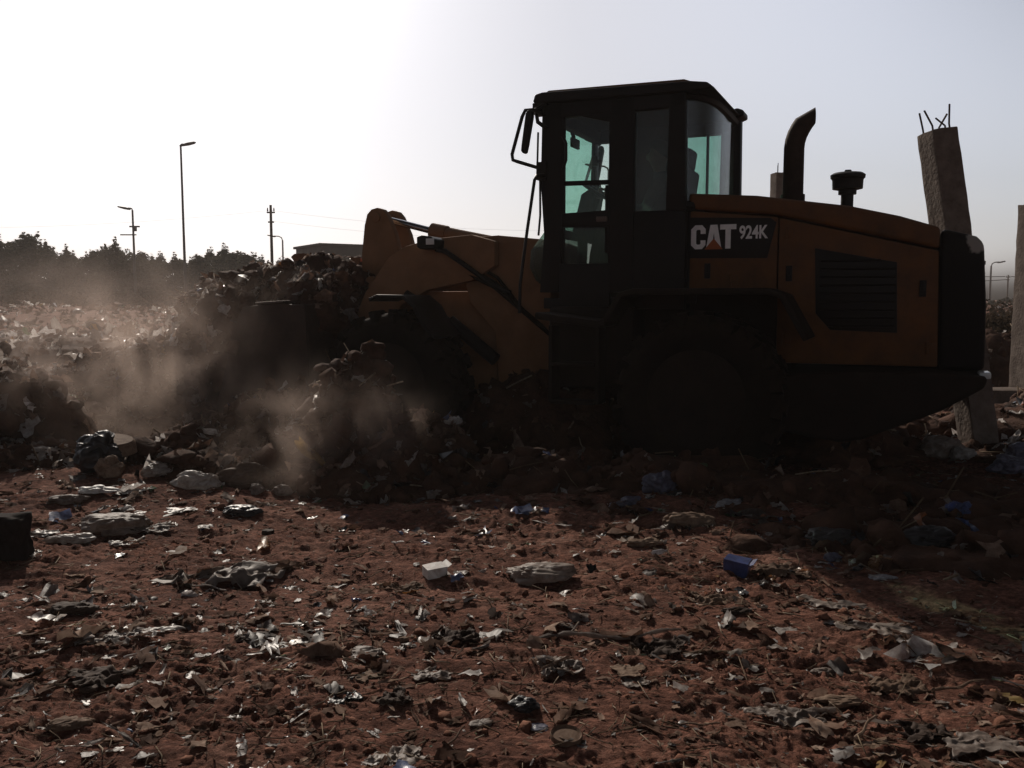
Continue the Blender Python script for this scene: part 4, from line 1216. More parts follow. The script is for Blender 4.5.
# x, y, width in the photo, kind of piece, ...
BAGS = [
    (541, 579, 54, .62, .30, 'p_pale', 'lone puffed pale plastic bag on bare soil before the loader shadow', 'plastic_bag', 0.05),
    (43, 463, 26, .8, .75, 'p_white', 'bulging white bag on the dark heap beside the left edge', 'plastic_bag', .25),
    (99, 470, 36, .8, .85, 'p_dark', 'bulging dark sack in front of the upturned pale basin', 'refuse_sack', .0),
    (111, 476, 20, .9, .9, 'p_tan', 'small round tan sack leaning on the dark sack', 'refuse_sack', .0),
    (67, 502, 28, .5, .35, 'p_pale', 'oval pale mottled bag lying near the dark block', 'plastic_bag', .3),
    (93, 491, 27, .6, .30, 'p_bright', 'brightest flat white bag below the tan sack', 'plastic_bag', .0),
    (70, 541, 36, .4, .30, 'p_white', 'long smooth white bag right of the dark block', 'plastic_bag', .2),
    (117, 531, 48, .55, .45, 'p_pale', 'wide crumpled greyish bag between the scattered white scraps', 'plastic_bag', .15),
    (197, 487, 40, .55, .4, 'p_white', 'pale ribbed sack lying below the yellow tan one', 'refuse_sack', -.2),
    (178, 474, 26, .7, .6, 'p_tan', 'yellowish tan sack behind the pale ribbed sack', 'refuse_sack', .1),
    (157, 475, 24, .7, .5, 'p_white', 'rounded grey sack left of the yellowish sack', 'refuse_sack', .1),
    (248, 486, 38, .7, .55, 'p_brown', 'dark brown rounded sack in front of the soil ridge', 'refuse_sack', .0),
    (257, 494, 12, .9, .9, 'p_pale', 'small pale ball of plastic in front of the brown sack', 'plastic_ball', .0),
    (281, 494, 14, .9, .9, 'p_pale', 'small grey puff of plastic at the edge of the dust', 'plastic_bag', .0),
    (240, 514, 30, .6, .4, 'p_dark', 'black crumpled bag on the soil below the sacks', 'plastic_bag', .1),
    (525, 707, 28, .8, .85, 'p_dark', 'dark bunched rag standing up from the foreground soil', 'rag', .0),
    (366, 653, 36, .6, .40, 'p_pale', 'crumpled pale film beside the small foil scrap', 'plastic_bag', .2),
    (386, 661, 16, .6, .45, 'p_clear', 'shiny foil scrap right of the crumpled pale film', 'foil', .4),
    (661, 491, 28, .8, 1.0, 'p_lilac', 'dull lilac bag lying in the shade under the loader', 'plastic_bag', .0),
    (627, 506, 34, .5, .35, 'p_lilac', 'pale strip of plastic folded over in the shade left of the lilac bag', 'plastic_bag', .6),
    (690, 525, 42, .5, .4, 'p_tan', 'long tan wrapping in the loader shadow right of the lilac bag', 'plastic_bag', .0),
    (645, 545, 26, .5, .4, 'p_tan', 'flattened tan bag at the shadow edge left of the blue carton', 'plastic_bag', .1),
    (750, 479, 32, .6, .45, 'p_clear', 'glistening clear film bag under the middle of the loader', 'plastic_bag', .0),
    (730, 507, 24, .6, .5, 'p_clear', 'small torn clear film below the glistening bag', 'plastic_bag', .5),
    (811, 497, 13, .8, .8, 'p_green', 'small pale green lump in the deep shadow', 'plastic_lump', .0),
    (878, 566, 22, .8, 1.1, 'p_amber', 'amber brown bag standing in the loader shadow', 'plastic_bag', .0),
    (883, 578, 26, .6, .35, 'p_clear', 'clear glinting film at the foot of the amber bag', 'plastic_bag', .2),
    (961, 520, 22, .7, 1.0, 'p_blue', 'blue bag at the right border of the loader shadow', 'plastic_bag', .0),
    (1008, 472, 28, .7, .7, 'p_lilac', 'pale bluish bag beside the right hand rubbish bank', 'plastic_bag', .0),
    (1022, 460, 26, .7, .8, 'p_lilac', 'bluish bag cut by the right picture edge', 'plastic_bag', .2),
    (860, 447, 30, .5, .40, 'p_white', 'white crumpled bag on the ground behind the rear wheel', 'plastic_bag', .2),
    (830, 450, 24, .5, .25, 'p_white', 'thin white bag lying flat left of the white crumpled one', 'plastic_bag', .0),
    (943, 458, 40, .55, .5, 'p_pale', 'creased pale sack before the leaning column', 'refuse_sack', .1),
    (960, 458, 20, .7, .7, 'p_white', 'small white bag right of the creased sack', 'plastic_bag', .3),
    (985, 452, 24, .6, .5, 'p_tan', 'tan crumpled bag right of the leaning column foot', 'plastic_bag', .3),
    (774, 517, 26, .6, .5, 'p_dark', 'black bag in the middle of the loader shadow', 'plastic_bag', .0),
    (830, 545, 40, .6, .55, 'p_dark', 'large black bag deep in the loader shadow', 'plastic_bag', .2),
    (832, 560, 16, .7, 1.3, 'p_lilac', 'small upright bluish scrap in the shadow left of the amber bag', 'plastic_bag', .2),
    (930, 545, 44, .6, .5, 'p_dark', 'large black bag below the blue bag', 'plastic_bag', .1),
    (483, 722, 26, .6, .4, 'p_pale', 'crumpled grey paper left of the bunched dark rag', 'paper', .3),
    (540, 728, 40, .5, .25, 'p_lilac', 'bluish grey rag spread below the bunched dark rag', 'rag', .1),
    (822, 672, 26, .5, .5, 'p_pale', 'knobbly pale scrap lying right of centre in the sunlit soil', 'scrap', .1),
    (840, 702, 40, .5, .45, 'p_tan', 'tan crumpled wrapping with a dark shadow below it', 'wrapping', .1),
    (735, 612, 30, .5, .5, 'p_brown', 'brown crumpled wrapping below the blue carton', 'wrapping', .1),
    (75, 610, 40, .6, .5, 'p_brown', 'brown lump of wrapping on the left foreground soil', 'wrapping', .1),
    (255, 640, 36, .6, .5, 'p_brown', 'brown crumpled lump among greyish scraps', 'wrapping', .1),
    (70, 725, 40, .6, .5, 'p_tan', 'tan peaked wrapping in the bottom left corner', 'wrapping', .1),
]
for i, (px, py, w, ratio, hr, mk, label, nm, rz) in enumerate(BAGS):
    p = S(px, py, -.01)
    ww = wpx(w, p)
    if i == 0: hr *= 1.0
    elif p.y < 5.2: ww *= .8; hr *= .55
    elif nm == 'plastic_bag': hr *= .75
    o = bag_obj(nm, p, ww, ratio, ww * hr, 100 + i * 3, M[mk], rz, 1.0, neck=(i % 4 == 1))
    tag(o, label, nm.replace('_', ' '))

SHEETS = [
    (225, 582, 104, .16, 'p_pale', .12, 'long torn pale sheet lying flat across the left soil', 'plastic_sheet', .18),
    (143, 633, 54, .22, 'p_white', .06, 'pale thin sheet with a dark hump behind it', 'plastic_sheet', .1),
    (108, 640, 40, .30, 'p_pale', .10, 'grey folded sheet left of the pale thin sheet', 'plastic_sheet', .0),
    (880, 633, 62, .22, 'p_pale', .08, 'greyish cracked board lying near the sunlit edge of the shadow', 'board', -.45),
    (830, 605, 46, .25, 'p_pale', .07, 'greyish flat sheet at the shadow edge below the blue carton', 'plastic_sheet', -.4),
    (780, 573, 50, .22, 'p_tan', .10, 'tan strips of wrapping right of the blue carton', 'wrapping', -.1),
    (433, 676, 34, .35, 'p_pale', .12, 'pale wrinkled paper left of centre', 'paper', .2),
    (401, 591, 34, .40, 'p_tan', .14, 'tan torn paper below the bent white twig', 'paper', .1),
    (366, 675, 22, .5, 'p_tan', .04, 'small square of tan card under the crumpled film', 'card', .1),
    (560, 669, 40, .35, 'p_pale', .14, 'crumpled pale paper under the long branch', 'paper', .3),
    (628, 672, 26, .5, 'p_tan', .06, 'tan flat paper scrap below the branch end', 'paper', -.2),
    (635, 683, 24, .4, 'p_pale', .05, 'grey flat paper scrap beside the tan one', 'paper', .0),
    (785, 630, 20, .5, 'p_white', .05, 'small white card on the right sunlit soil', 'card', .2),
    (790, 718, 60, .22, 'p_pale', .10, 'grey shred of sheeting in front of the tan wrapping', 'plastic_sheet', -.2),
    (715, 602, 40, .3, 'p_tan', .12, 'tan tangled paper left of the brown wrapping', 'paper', .0),
    (980, 745, 60, .25, 'p_pale', .06, 'pale sheet half buried at the bottom right', 'plastic_sheet', .1),
    (875, 750, 30, .4, 'p_tan', .06, 'tan flat scrap near the bottom right', 'paper', .1),
    (180, 511, 26, .35, 'p_bright', .05, 'bright white flat scrap below the pale ribbed sack', 'plastic_sheet', .1),
    (137, 514, 16, .4, 'p_bright', .05, 'small bright white scrap between bag and sacks', 'plastic_sheet', .1),
    (130, 493, 26, .3, 'p_white', .10, 'white narrow scrap right of the brightest bag', 'plastic_sheet', .0),
    (44, 535, 20, .5, 'p_bright', .10, 'white scrap touching the dark block', 'plastic_sheet', .1),
    (30, 555, 22, .4, 'p_white', .10, 'white scrap below the dark block', 'plastic_sheet', .1),
    (155, 530, 30, .4, 'p_pale', .12, 'greyish wrinkled sheet right of the wide crumpled bag', 'plastic_sheet', .5),
    (125, 544, 26, .25, 'p_white', .06, 'thin white sheet under the wide crumpled bag', 'plastic_sheet', .1),
    (455, 640, 40, .35, 'p_brown', .16, 'brown torn sacking left of the long branch', 'sacking', .1),
    (900, 690, 50, .3, 'p_tan', .14, 'tan tangle of fibre left of the pale leaf', 'sacking', -.1),
    (660, 650, 44, .4, 'p_brown', .16, 'brown rag at the right end of the branch', 'rag', .1),
    (925, 735, 44, .3, 'p_brown', .1, 'brown sheet flattened by wheels at the right', 'sacking', .0),
    (400, 760, 50, .3, 'p_pale', .12, 'pale torn sheet at the bottom edge', 'plastic_sheet', .1),
    (100, 680, 50, .3, 'p_brown', .14, 'brown torn sheet low on the left', 'sacking', .2),
    (340, 700, 36, .35, 'p_dark', .14, 'dark torn film below the crumpled pale film', 'plastic_sheet', .3),
    (480, 455, 40, .4, 'p_brown', .15, 'brown sheet in the shade beside the front wheel', 'sacking', .1),
    (395, 700, 30, .4, 'p_brown', .15, 'brown curled paper left of the crumpled grey paper', 'paper', .8),
]
for i, (px, py, w, ar, mk, cr, label, nm, rz) in enumerate(SHEETS):
    p = S(px, py, .004)
    ww = wpx(w, p)
    depth_stretch = min(1.0, ar * 2.2)
    o = sheet_obj(nm, p, ww, ww * depth_stretch, 300 + i * 2, M[mk], rz, cr, (0, 0), .0025, 30, .34)
    tag(o, label, nm.replace('_', ' '))

STICKS = [
    (605, 640, 150, .010, 'p_pale', .05, 'long pale branch wrapped in torn cloth', 'branch', .02),
    (397, 547, 24, .006, 'p_bright', -.9, 'short bent white twig above the torn paper', 'twig', .04),
    (140, 657, 26, .006, 'p_bright', .6, 'short straight white stick left of centre', 'stick', .03),
    (80, 684, 60, .004, 'p_tan', .2, 'thin tan stalk in the left foreground', 'stalk', .01),
    (335, 660, 30, .003, 'p_tan', -1.3, 'thin upright stalk left of the pale film', 'stalk', .09),
    (288, 724, 24, .005, 'p_tan', -1.1, 'short tan stick near the bottom left', 'stick', .03),
    (720, 655, 70, .007, 'p_tan', .05, 'brown stick lying on the sunlit soil right of the branch', 'stick', .01),
    (800, 715, 60, .010, 'p_pale', -.3, 'grey forked stick in front of the tan wrapping', 'stick', .02),
    (960, 690, 50, .006, 'p_tan', .25, 'tan stick below the pale leaf', 'stick', .02),
    (865, 735, 34, .006, 'p_tan', .7, 'tan stick at the bottom right', 'stick', .04),
    (205, 590, 60, .006, 'p_pale', -.5, 'grey stick across the torn pale sheet', 'stick', .02),
    (525, 635, 20, .003, 'p_tan', -1.2, 'thin leaning stalk above the branch', 'stalk', .08),
    (30, 660, 44, .005, 'p_tan', .5, 'tan stick near the left edge', 'stick', .02),
    (700, 730, 36, .004, 'p_tan', -.4, 'thin tan stalk at the bottom right of centre', 'stalk', .03),
    (455, 745, 30, .004, 'p_tan', .9, 'thin tan stalk at the bottom centre', 'stalk', .04),
]
for i, (px, py, w, r, mk, rz, label, nm, lift) in enumerate(STICKS):
    p = S(px, py, .006)
    o = stick_obj(nm, p, wpx(w, p), r, 500 + i, M[mk], rz, lift, knots=(r > .005 and i not in (1, 2)))
    tag(o, label, nm)

p = S(435, 575, .0)
tag(carton_obj('carton', p, (.12, .085, .055), 5, M['p_bright'], (.1, -.05, .5)), 'small bright white carton alone on the bare soil', 'carton')
p = S(737, 573, .0)
tag(carton_obj('carton', p, (.13, .10, .085), 8, M['p_blue'], (.12, .1, -.5)), 'small blue carton at the edge of the loader shadow', 'carton')
p = S(2, 556, -.02)
tag(rock_obj('refuse_block', p, .35, 9, M['p_soot'], 1.1), 'dark square cornered block of packed refuse at the left edge', 'refuse block')
p = S(566, 741, .006)
tag(lid_obj('lid', p, .055, M['p_tan']), 'round tan lid lying at the bottom centre', 'lid')
p = S(268, 535, -.01)
tag(rock_obj('stone', p, .09, 3, M['p_brown']), 'brown stone with a pale top on bare soil left of centre', 'stone')
p = S(404, 640, -.01)
tag(rock_obj('stone', p, .05, 6, M['p_tan']), 'small rounded tan stone near the wrinkled paper', 'stone')
p = S(90, 690, -.01)
tag(rock_obj('stone', p, .08, 9, M['p_brown'], .5), 'brown stone in the left foreground', 'stone')
p = S(953, 664, .02)
tag(leaf_obj('leaf', p, .125, .045, M['p_pale'], .3, (.35, -.25)), 'large pale dry leaf standing on the soil at the right', 'leaf')
p = S(925, 458, .02)
tag(bottle_obj('bottle', p, .26, pi + .35, M['p_pale'], M['p_white']), 'pale plastic bottle lying on its side before the leaning column', 'bottle')
p = S(660, 556, .01)
tag(bottle_obj('bottle', p, .10, .4, M['p_clear'], M['p_white']), 'small clear bottle at the shadow edge', 'bottle')
p = S(112, 462, .10)
tub = MB().lathe([(.21, 0), (.22, .01), (.19, .08), (.17, .10), (.04, .103)], (0, 0, 0), 'z', 36).build('basin', M['p_tan'])
tub.location = p; tub.rotation_euler = (.12, .1, 0)
tag(tub, 'upturned pale plastic basin on top of the sacks', 'basin')
# translucent bag caught on the bucket's spill, pale bag near the bucket lip
p = lo2w(4.55, .95, .95)
o = bag_obj('plastic_bag', p, .28, .7, .42, 77, M['p_clear'], .2)
tag(o, 'translucent bag hanging from the refuse that spills off the bucket', 'plastic bag')


# ------------------------------------------------------------------ concrete columns, foundation strip
def column_thing(foot, height, side, rz, lean, label, bars, seed, group=None):
    t = empty('concrete_column', foot, rz, label, 'column', group)
    rng = np.random.default_rng(seed)
    m = MB().box((0, 0, height / 2 - .2), (side, side, height + .4))
    bm = m.bm
    es = [e for e in bm.edges if abs(e.verts[0].co.z - e.verts[1].co.z) > .5]
    bmesh.ops.subdivide_edges(bm, edges=es, cuts=26)
    es = [e for e in bm.edges if abs(e.verts[0].co.z - e.verts[1].co.z) < .02]
    bmesh.ops.subdivide_edges(bm, edges=es, cuts=4, use_grid_fill=True)
    for v in bm.verts:
        q = np.array([v.co.x * 7 + seed]), np.array([v.co.y * 7]), np.array([v.co.z * 5])
        d = vnoise(q[0] * 3, q[1] * 3, q[2] * 4, seed + 1)[0] * .010 - .05 * max(0, vnoise(q[0], q[1], q[2] * 1.7, seed + 2)[0] - .62)
        d *= .5
        v.co.x += math.copysign(1, v.co.x) * d; v.co.y += math.copysign(1, v.co.y) * d
        if v.co.z > height - .1: v.co.z += d * 2
    shaft = m.build('shaft', M['concrete'], t, .012)
    for (bx, by, ln, dx, dy) in bars:
        h0 = height - .1
        MB().tube([(bx * side, by * side, h0), (bx * side, by * side, h0 + .14), (bx * side + dx, by * side + dy, h0 + .1 + ln * .72)], .009, 6).build('rebar', M['rebar'], t)
    t.rotation_euler = (lean[0], lean[1], rz)
    return t


foot = S(981, 446, -.1)
# the top has to lean 1.6 m... towards the left of the picture
top = at_depth(937, 131, foot.y + .15)
ln = (top - foot)
t = column_thing(foot, ln.length, .255, 0, (0, 0), 'leaning concrete column with bent rebar right behind the loader', [(-.36, -.3, .26, -.06, 0), (-.34, .3, .28, .0, .02), (.3, -.3, .30, .03, 0), (.3, .3, .22, .10, 0), (.34, .0, .18, -.05, .05)], 3)
q = Vector((0, 0, 1)).rotation_difference(ln.normalized())
t.rotation_mode = 'QUATERNION'
t.rotation_quaternion = q @ Matrix.Rotation(R(8), 3, 'Z').to_quaternion()
p = at_depth(1030, 418, 12.1); p.z = gh(p.x, p.y) - .1
ztop = at_depth(1030, 204, 12.1).z
column_thing(p, ztop - p.z, .40, R(8), (0, 0), 'upright concrete column at the right edge of the picture', [(-.33, -.3, .16, 0, 0), (-.1, .3, .17, .0, 0), (.3, -.3, .2, 0, 0)], 4)
p = at_depth(776, 300, 22); p.z = gh(p.x, p.y) - .1
column_thing(p, 1.53 + 124 / 887 * 22 - p.z, .32, R(12), (0, 0), 'far concrete column stub seen beside the exhaust pipe', [(-.3, -.3, .32, 0, 0), (.0, .3, .28, 0, 0), (.35, -.2, .45, .02, 0)], 5)
st = MB().box((0, 0, 0), (5.4, .42, .46))
bmesh.ops.subdivide_edges(st.bm, edges=st.bm.edges[:], cuts=14, use_grid_fill=True)
for v in st.bm.verts:
    v.co.z += .02 * vnoise(np.array([v.co.x * 3]), np.array([v.co.y * 3]), None, 8)[0]
o = st.build('foundation_strip', M['concrete'], None, 0)
o.location = (7.0, 12.0, gh(7.0, 12.0) + .02)
tag(o, 'low concrete foundation strip between the columns on the right', 'foundation')


# ------------------------------------------------------------------ trees, poles, building
def leaf_cloud(centres, radii, n, size, rng, squash=1.0):
    k = len(centres)
    w = radii ** 2; w = w / w.sum()
    idx = rng.choice(k, n, p=w)
    d = rng.normal(0, 1, (n, 3)); d /= np.linalg.norm(d, axis=1, keepdims=True)
    r = radii[idx] * rng.uniform(.35, 1.08, n) ** .6
    P = centres[idx] + d * r[:, None] * np.array([1, 1, squash])
    t, b, nn = rand_frames(n, d, .8, rng)
    s = size * rng.uniform(.5, 1.4, n)
    V = np.stack([P - t * s[:, None], P + b * s[:, None] * .45, P + t * s[:, None], P - b * s[:, None] * .45], 1).reshape(-1, 3)
    F = np.arange(4 * n).reshape(-1, 4)
    return V, F


def make_tree(h, w, seed, kind, label, group):
    rng = np.random.default_rng(seed)
    t = empty('tree', (0, 0, 0), 0, label, 'tree', group)
    tr = MB()
    tr.tube([(0, 0, -.3), (.05, 0, h * .3), (rng.normal(0, .15), rng.normal(0, .15), h * .75)], [h * .028, h * .02, h * .006], 8)
    C, Rr = [], []
    for k in range(46):
        z = rng.uniform(.02, .95) ** 1.2 * h
        env = w * (1 - (z / h) ** 1.7) * .9 + .1 * w
        a = rng.uniform(0, 6.28); rr = env * rng.uniform(.3, 1) ** .6
        c = np.array([rr * cos(a), rr * sin(a), z])
        C.append(c); Rr.append(rng.uniform(.16, .34) * w * (1.1 - .5 * z / h))
        if k % 3 == 0:
            z0 = max(.2, z - .25 * h)
            tr.tube([(0, 0, z0), tuple(c * [.6, .6, 1] - [0, 0, .1 * h]), tuple(c)], [h * .009, h * .006, h * .003], 5)
    # feathery leaders
    for k in range(18):
        a = rng.uniform(0, 6.28); rr = w * rng.uniform(0, .95)
        z0 = h * rng.uniform(.7, .98) * (1 - .35 * rr / w)
        for j in range(4):
            C.append(np.array([rr * cos(a), rr * sin(a), z0 + j * .055 * h])); Rr.append(w * (.12 - .027 * j))
    tr.build('trunk', M['bark'], t)
    V, F = leaf_cloud(np.array(C), np.array(Rr), 13000, .12 * h / 6, rng, 1.15)
    np_obj('crown', V, [F], M['leaf'] if kind == 0 else M['leaf_brown'], smooth_=False, parent=t)
    return t


protos = [make_tree(6.0, 2.2, 900 + k, 0, 'dusty dark tree standing in the row beyond the littered field', 'trees in the row beyond the littered field') for k in range(4)]
rng = np.random.default_rng(5)
# photo x, top y of each crown along the row
TREES = [(-85, 228), (-60, 230), (-38, 234), (-18, 232), (2, 234), (18, 230), (34, 228), (50, 238), (66, 244), (80, 249), (94, 246), (108, 243), (120, 237), (134, 246), (146, 248), (160, 250), (174, 252), (188, 253), (202, 251), (214, 246), (226, 243), (238, 244), (250, 250), (264, 254), (280, 258), (298, 262)]
for i, (px, ty) in enumerate(TREES):
    depth = 72 + rng.uniform(-5, 5)
    p = at_depth(px, 300, depth); gz = gh(p.x, p.y)
    hh = at_depth(px, ty, depth).z - gz
    o = protos[i] if i < 4 else copy_tree(protos[i % 4])
    s = hh / 6.6
    o.location = (p.x, p.y, gz); o.scale = (s * rng.uniform(1.25, 1.6), s * rng.uniform(1.25, 1.6), s); o.rotation_euler = (0, 0, rng.uniform(0, 6.28))
    if i == 3:
        o['label'] = 'tallest bushy dark tree at the left end of the row'
        o['group'] = 'trees in the row beyond the littered field'
# far trees on the right, seen between loader and column
for i, (px, ty, depth) in enumerate(((978, 301, 88), (992, 300, 84), (1006, 297, 86), (1022, 296, 88), (1040, 295, 90))):
    o = copy_tree(protos[(i + 1) % 4])
    p = at_depth(px, 300, depth); gz = gh(p.x, p.y) - .4
    hh = at_depth(px, ty, depth).z - gz
    s = hh / 6.2
    o.location = (p.x, p.y, gz); o.scale = (s * 3.2, s * 2.2, s); o.rotation_euler = (0, 0, i * 1.3)
    o['label'] = 'low hazy far tree in the gap between the loader and the right edge column'
    o['group'] = 'far trees on the right'


def shrub(loc, w, h, seed, label):
    rng = np.random.default_rng(seed)
    t = empty('shrub', loc, 0, label, 'shrub')
    st = MB(); C, Rr = [], []
    for k in range(14):
        a = rng.uniform(0, 6.28); rr = w * rng.uniform(.1, .9)
        tip = Vector((rr * cos(a), rr * sin(a), h * rng.uniform(.4, 1)))
        st.tube([(rr * .15 * cos(a), rr * .15 * sin(a), -.1), tuple(tip * .6), tuple(tip)], [.015, .01, .005], 5)
        C.append(np.array(tip)); Rr.append(rng.uniform(.12, .26) * w)
        C.append(np.array(tip) * .65); Rr.append(rng.uniform(.12, .26) * w)
    st.build('stem', M['bark'], t)
    V, F = leaf_cloud(np.array(C), np.array(Rr), 2600, .055, rng)
    np_obj('foliage', V, [F], M['leaf_brown'], smooth_=False, parent=t)


for i, (px, d, w, h, lb) in enumerate(((975, 15.5, .8, 1.1, 'dry brown shrub behind the loader rear guard'), (997, 16.5, .9, 1.15, 'dry brown shrub in the gap beside the right edge column'), (1022, 16, .9, 1.1, 'dry brown shrub behind the right edge column'), (990, 25, 1.5, 1.15, 'wide far shrub in the gap behind the brown shrubs on the right'), (1018, 26, 1.6, 1.2, 'wide far shrub behind the right edge column'))):
    p = at_depth(px, 300, d)
    shrub((p.x, p.y, gh(p.x, p.y) - .05), w, h, 70 + i, lb)


def undergrowth():
    rng = np.random.default_rng(77)
    C, Rr = [], []
    for k in range(150):
        px = rng.uniform(-120, 330)
        d = rng.uniform(56, 66)
        p = at_depth(px, 300, d)
        C.append(np.array([p.x, p.y, gh(p.x, p.y) + rng.uniform(.1, .7)])); Rr.append(rng.uniform(.5, 1.0))
    V, F = leaf_cloud(np.array(C), np.array(Rr), 15000, .14, rng, .8)
    o = np_obj('undergrowth', V, [F], M['leaf_brown'], smooth_=False)
    tag(o, 'dark scrub growing along the foot of the tree row', 'scrub', kind='stuff')


undergrowth()


def lamp_post(px, depth, ty, r, label, arm, boxes=False):
    p = at_depth(px, 300, depth); gz = gh(p.x, p.y) - .2
    zt = at_depth(px, ty, depth).z
    t = empty('street_lamp', (p.x, p.y, gz), 0, label, 'street lamp')
    H = zt - gz
    L = arm
    MB().tube([(0, 0, 0), (0, 0, H * .5), (0, 0, H - abs(L) * .5)], [r * 1.4, r, r * .8], 10).build('pole', M['galv'], t)
    s = 1 if L > 0 else -1; A = abs(L)
    MB().tube([(0, 0, H - A * .55), (s * A * .12, 0, H - A * .2), (s * A * .45, 0, H - A * .03), (s * A, 0, H)], r * .55, 8).build('lamp_arm', M['galv'], t)
    MB().lathe([(.02, -.5), (.10, -.42), (.16, 0), (.13, .35), (.03, .45)], (0, 0, 0), 'z', 12).build('lamp_head', M['galv'], t)
    hd = [c for c in kids(t) if c.name.startswith('lamp_head')][0]
    hd.location = (s * (A + .25), 0, H); hd.rotation_euler = (0, R(90 - 12 * s), 0); hd.scale = (.55, 1, 1)
    if boxes:
        MB().box((-s * .1, 0, H * .82), (.7, .10, .10)).box((-.35, 0, H * .74), (1.1, .10, .08)).box((.12, 0, H * .80), (.2, .2, .35)).build('cross_arm', M['galv'], t)
    return p, zt


lamp_post(186, 50, 144, .065, 'tallest slim lamp post rising above the left trees', .16)
lamp_post(136, 62, 208, .08, 'short lamp post with cross arms above the left trees', -.3, True)
lamp_post(284, 95, 236, .10, 'tiny far lamp post behind the refuse load', -.9)
lamp_post(607.5, 50, 166, .09, 'lamp post seen through the cab side window', -.6)
lamp_post(989.5, 100, 262, .11, 'far lamp post right of the loader rear guard', .9)


def utility_pole(px, depth, ty, label):
    p = at_depth(px, 300, depth); gz = gh(p.x, p.y) - .2
    H = at_depth(px, ty, depth).z - gz
    t = empty('utility_pole', (p.x, p.y, gz), 0, label, 'utility pole')
    MB().tube([(0, 0, 0), (0, 0, H)], [.12, .085], 10).build('pole', M['wood'], t)
    MB().box((0, 0, H * .93), (.55, .1, .1)).box((0, 0, H * .84), (.4, .1, .1)).build('cross_arm', M['wood'], t)
    b = MB()
    for x in (-.22, 0, .22):
        b.lathe([(.04, H * .94), (.05, H * .955), (.03, H * .975)], (x, 0, 0), 'z', 8)
    b.build('insulator', M['galv'], t)
    return Vector((p.x, p.y, gz + H * .95)), Vector((p.x, p.y, gz + H * .85))


u1, u1b = utility_pole(273, 62, 205, 'utility pole left of the flat roofed building')
u2, u2b = utility_pole(1007, 120, 275, 'far utility pole beside the right edge column')


def wire(a, b, sag, r, label, group):
    pts = []
    for k in range(17):
        t = k / 16
        q = a.lerp(b, t); q.z -= sag * 4 * t * (1 - t)
        pts.append(q)
    o = MB().tube(pts, r, 5).build('power_line', M['wire'], None)
    tag(o, label, 'power line', group)


lb = 'thin power line strung from the left utility pole'
wire(u1, Vector((u1.x + 34, u1.y + 12, u1.z + .2)), 1.0, .005, lb, 'left power lines')
wire(u1b, Vector((u1b.x + 34, u1b.y + 12, u1b.z + .2)), 1.0, .005, lb, 'left power lines')
wire(u1, Vector((u1.x - 44, u1.y + 6, u1.z + .1)), 1.0, .005, lb, 'left power lines')
lb = 'sagging power line strung from the far right utility pole'
wire(u2 + Vector((-.4, 0, 0)), Vector((u2.x - 24, u2.y - 8, u2.z + 1.3)), .5, .05, lb, 'right power lines')
wire(u2b, Vector((u2.x - 24, u2.y - 8, u2.z - .7)), .3, .05, lb, 'right power lines')
wire(u2 + Vector((.4, 0, 0)), Vector((u2.x + 24, u2.y + 8, u2.z + .8)), .5, .05, lb, 'right power lines')

# long flat-roofed building behind the refuse load
b0 = at_depth(322, 300, 58)
bl = empty('flat_roofed_building', (b0.x, b0.y, gh(b0.x, b0.y)), R(32), 'long low flat roofed grey building behind the refuse load', 'building')
bh = at_depth(293, 244, 58).z - bl.location.z
MB().box((6.5, 2.5, bh / 2 - .3), (13, 5, bh + .4)).build('wall', M['render'], bl, .02)
MB().box((6.5, 2.5, bh - .02), (13.3, 5.3, .16)).build('roof', M['render'], bl, .02)
for k in range(4):
    w = MB().box((1.8 + k * 3.1, -.01, bh * .55), (1.2, .06, 1.2)).build('window', M['opening'], bl)
    MB().box((1.8 + k * 3.1, -.04, bh * .55 - .64), (1.4, .14, .08)).build('sill', M['render'], w)

# ------------------------------------------------------------------ air: haze box and drifting dust
def volume_box():
    m, nt, out = new_mat('pale_haze')
    v = N(nt, 'ShaderNodeVolumePrincipled')
    v.inputs['Color'].default_value = (.93, .86, .80, 1)
    v.inputs['Density'].default_value = .0009
    v.inputs['Anisotropy'].default_value = .2
    nt.links.new(v.outputs[0], out.inputs['Volume'])
    o = MB().box((0, 75, 7.5), (330, 190, 19)).build('haze', m, None)
    tag(o, kind='stuff')


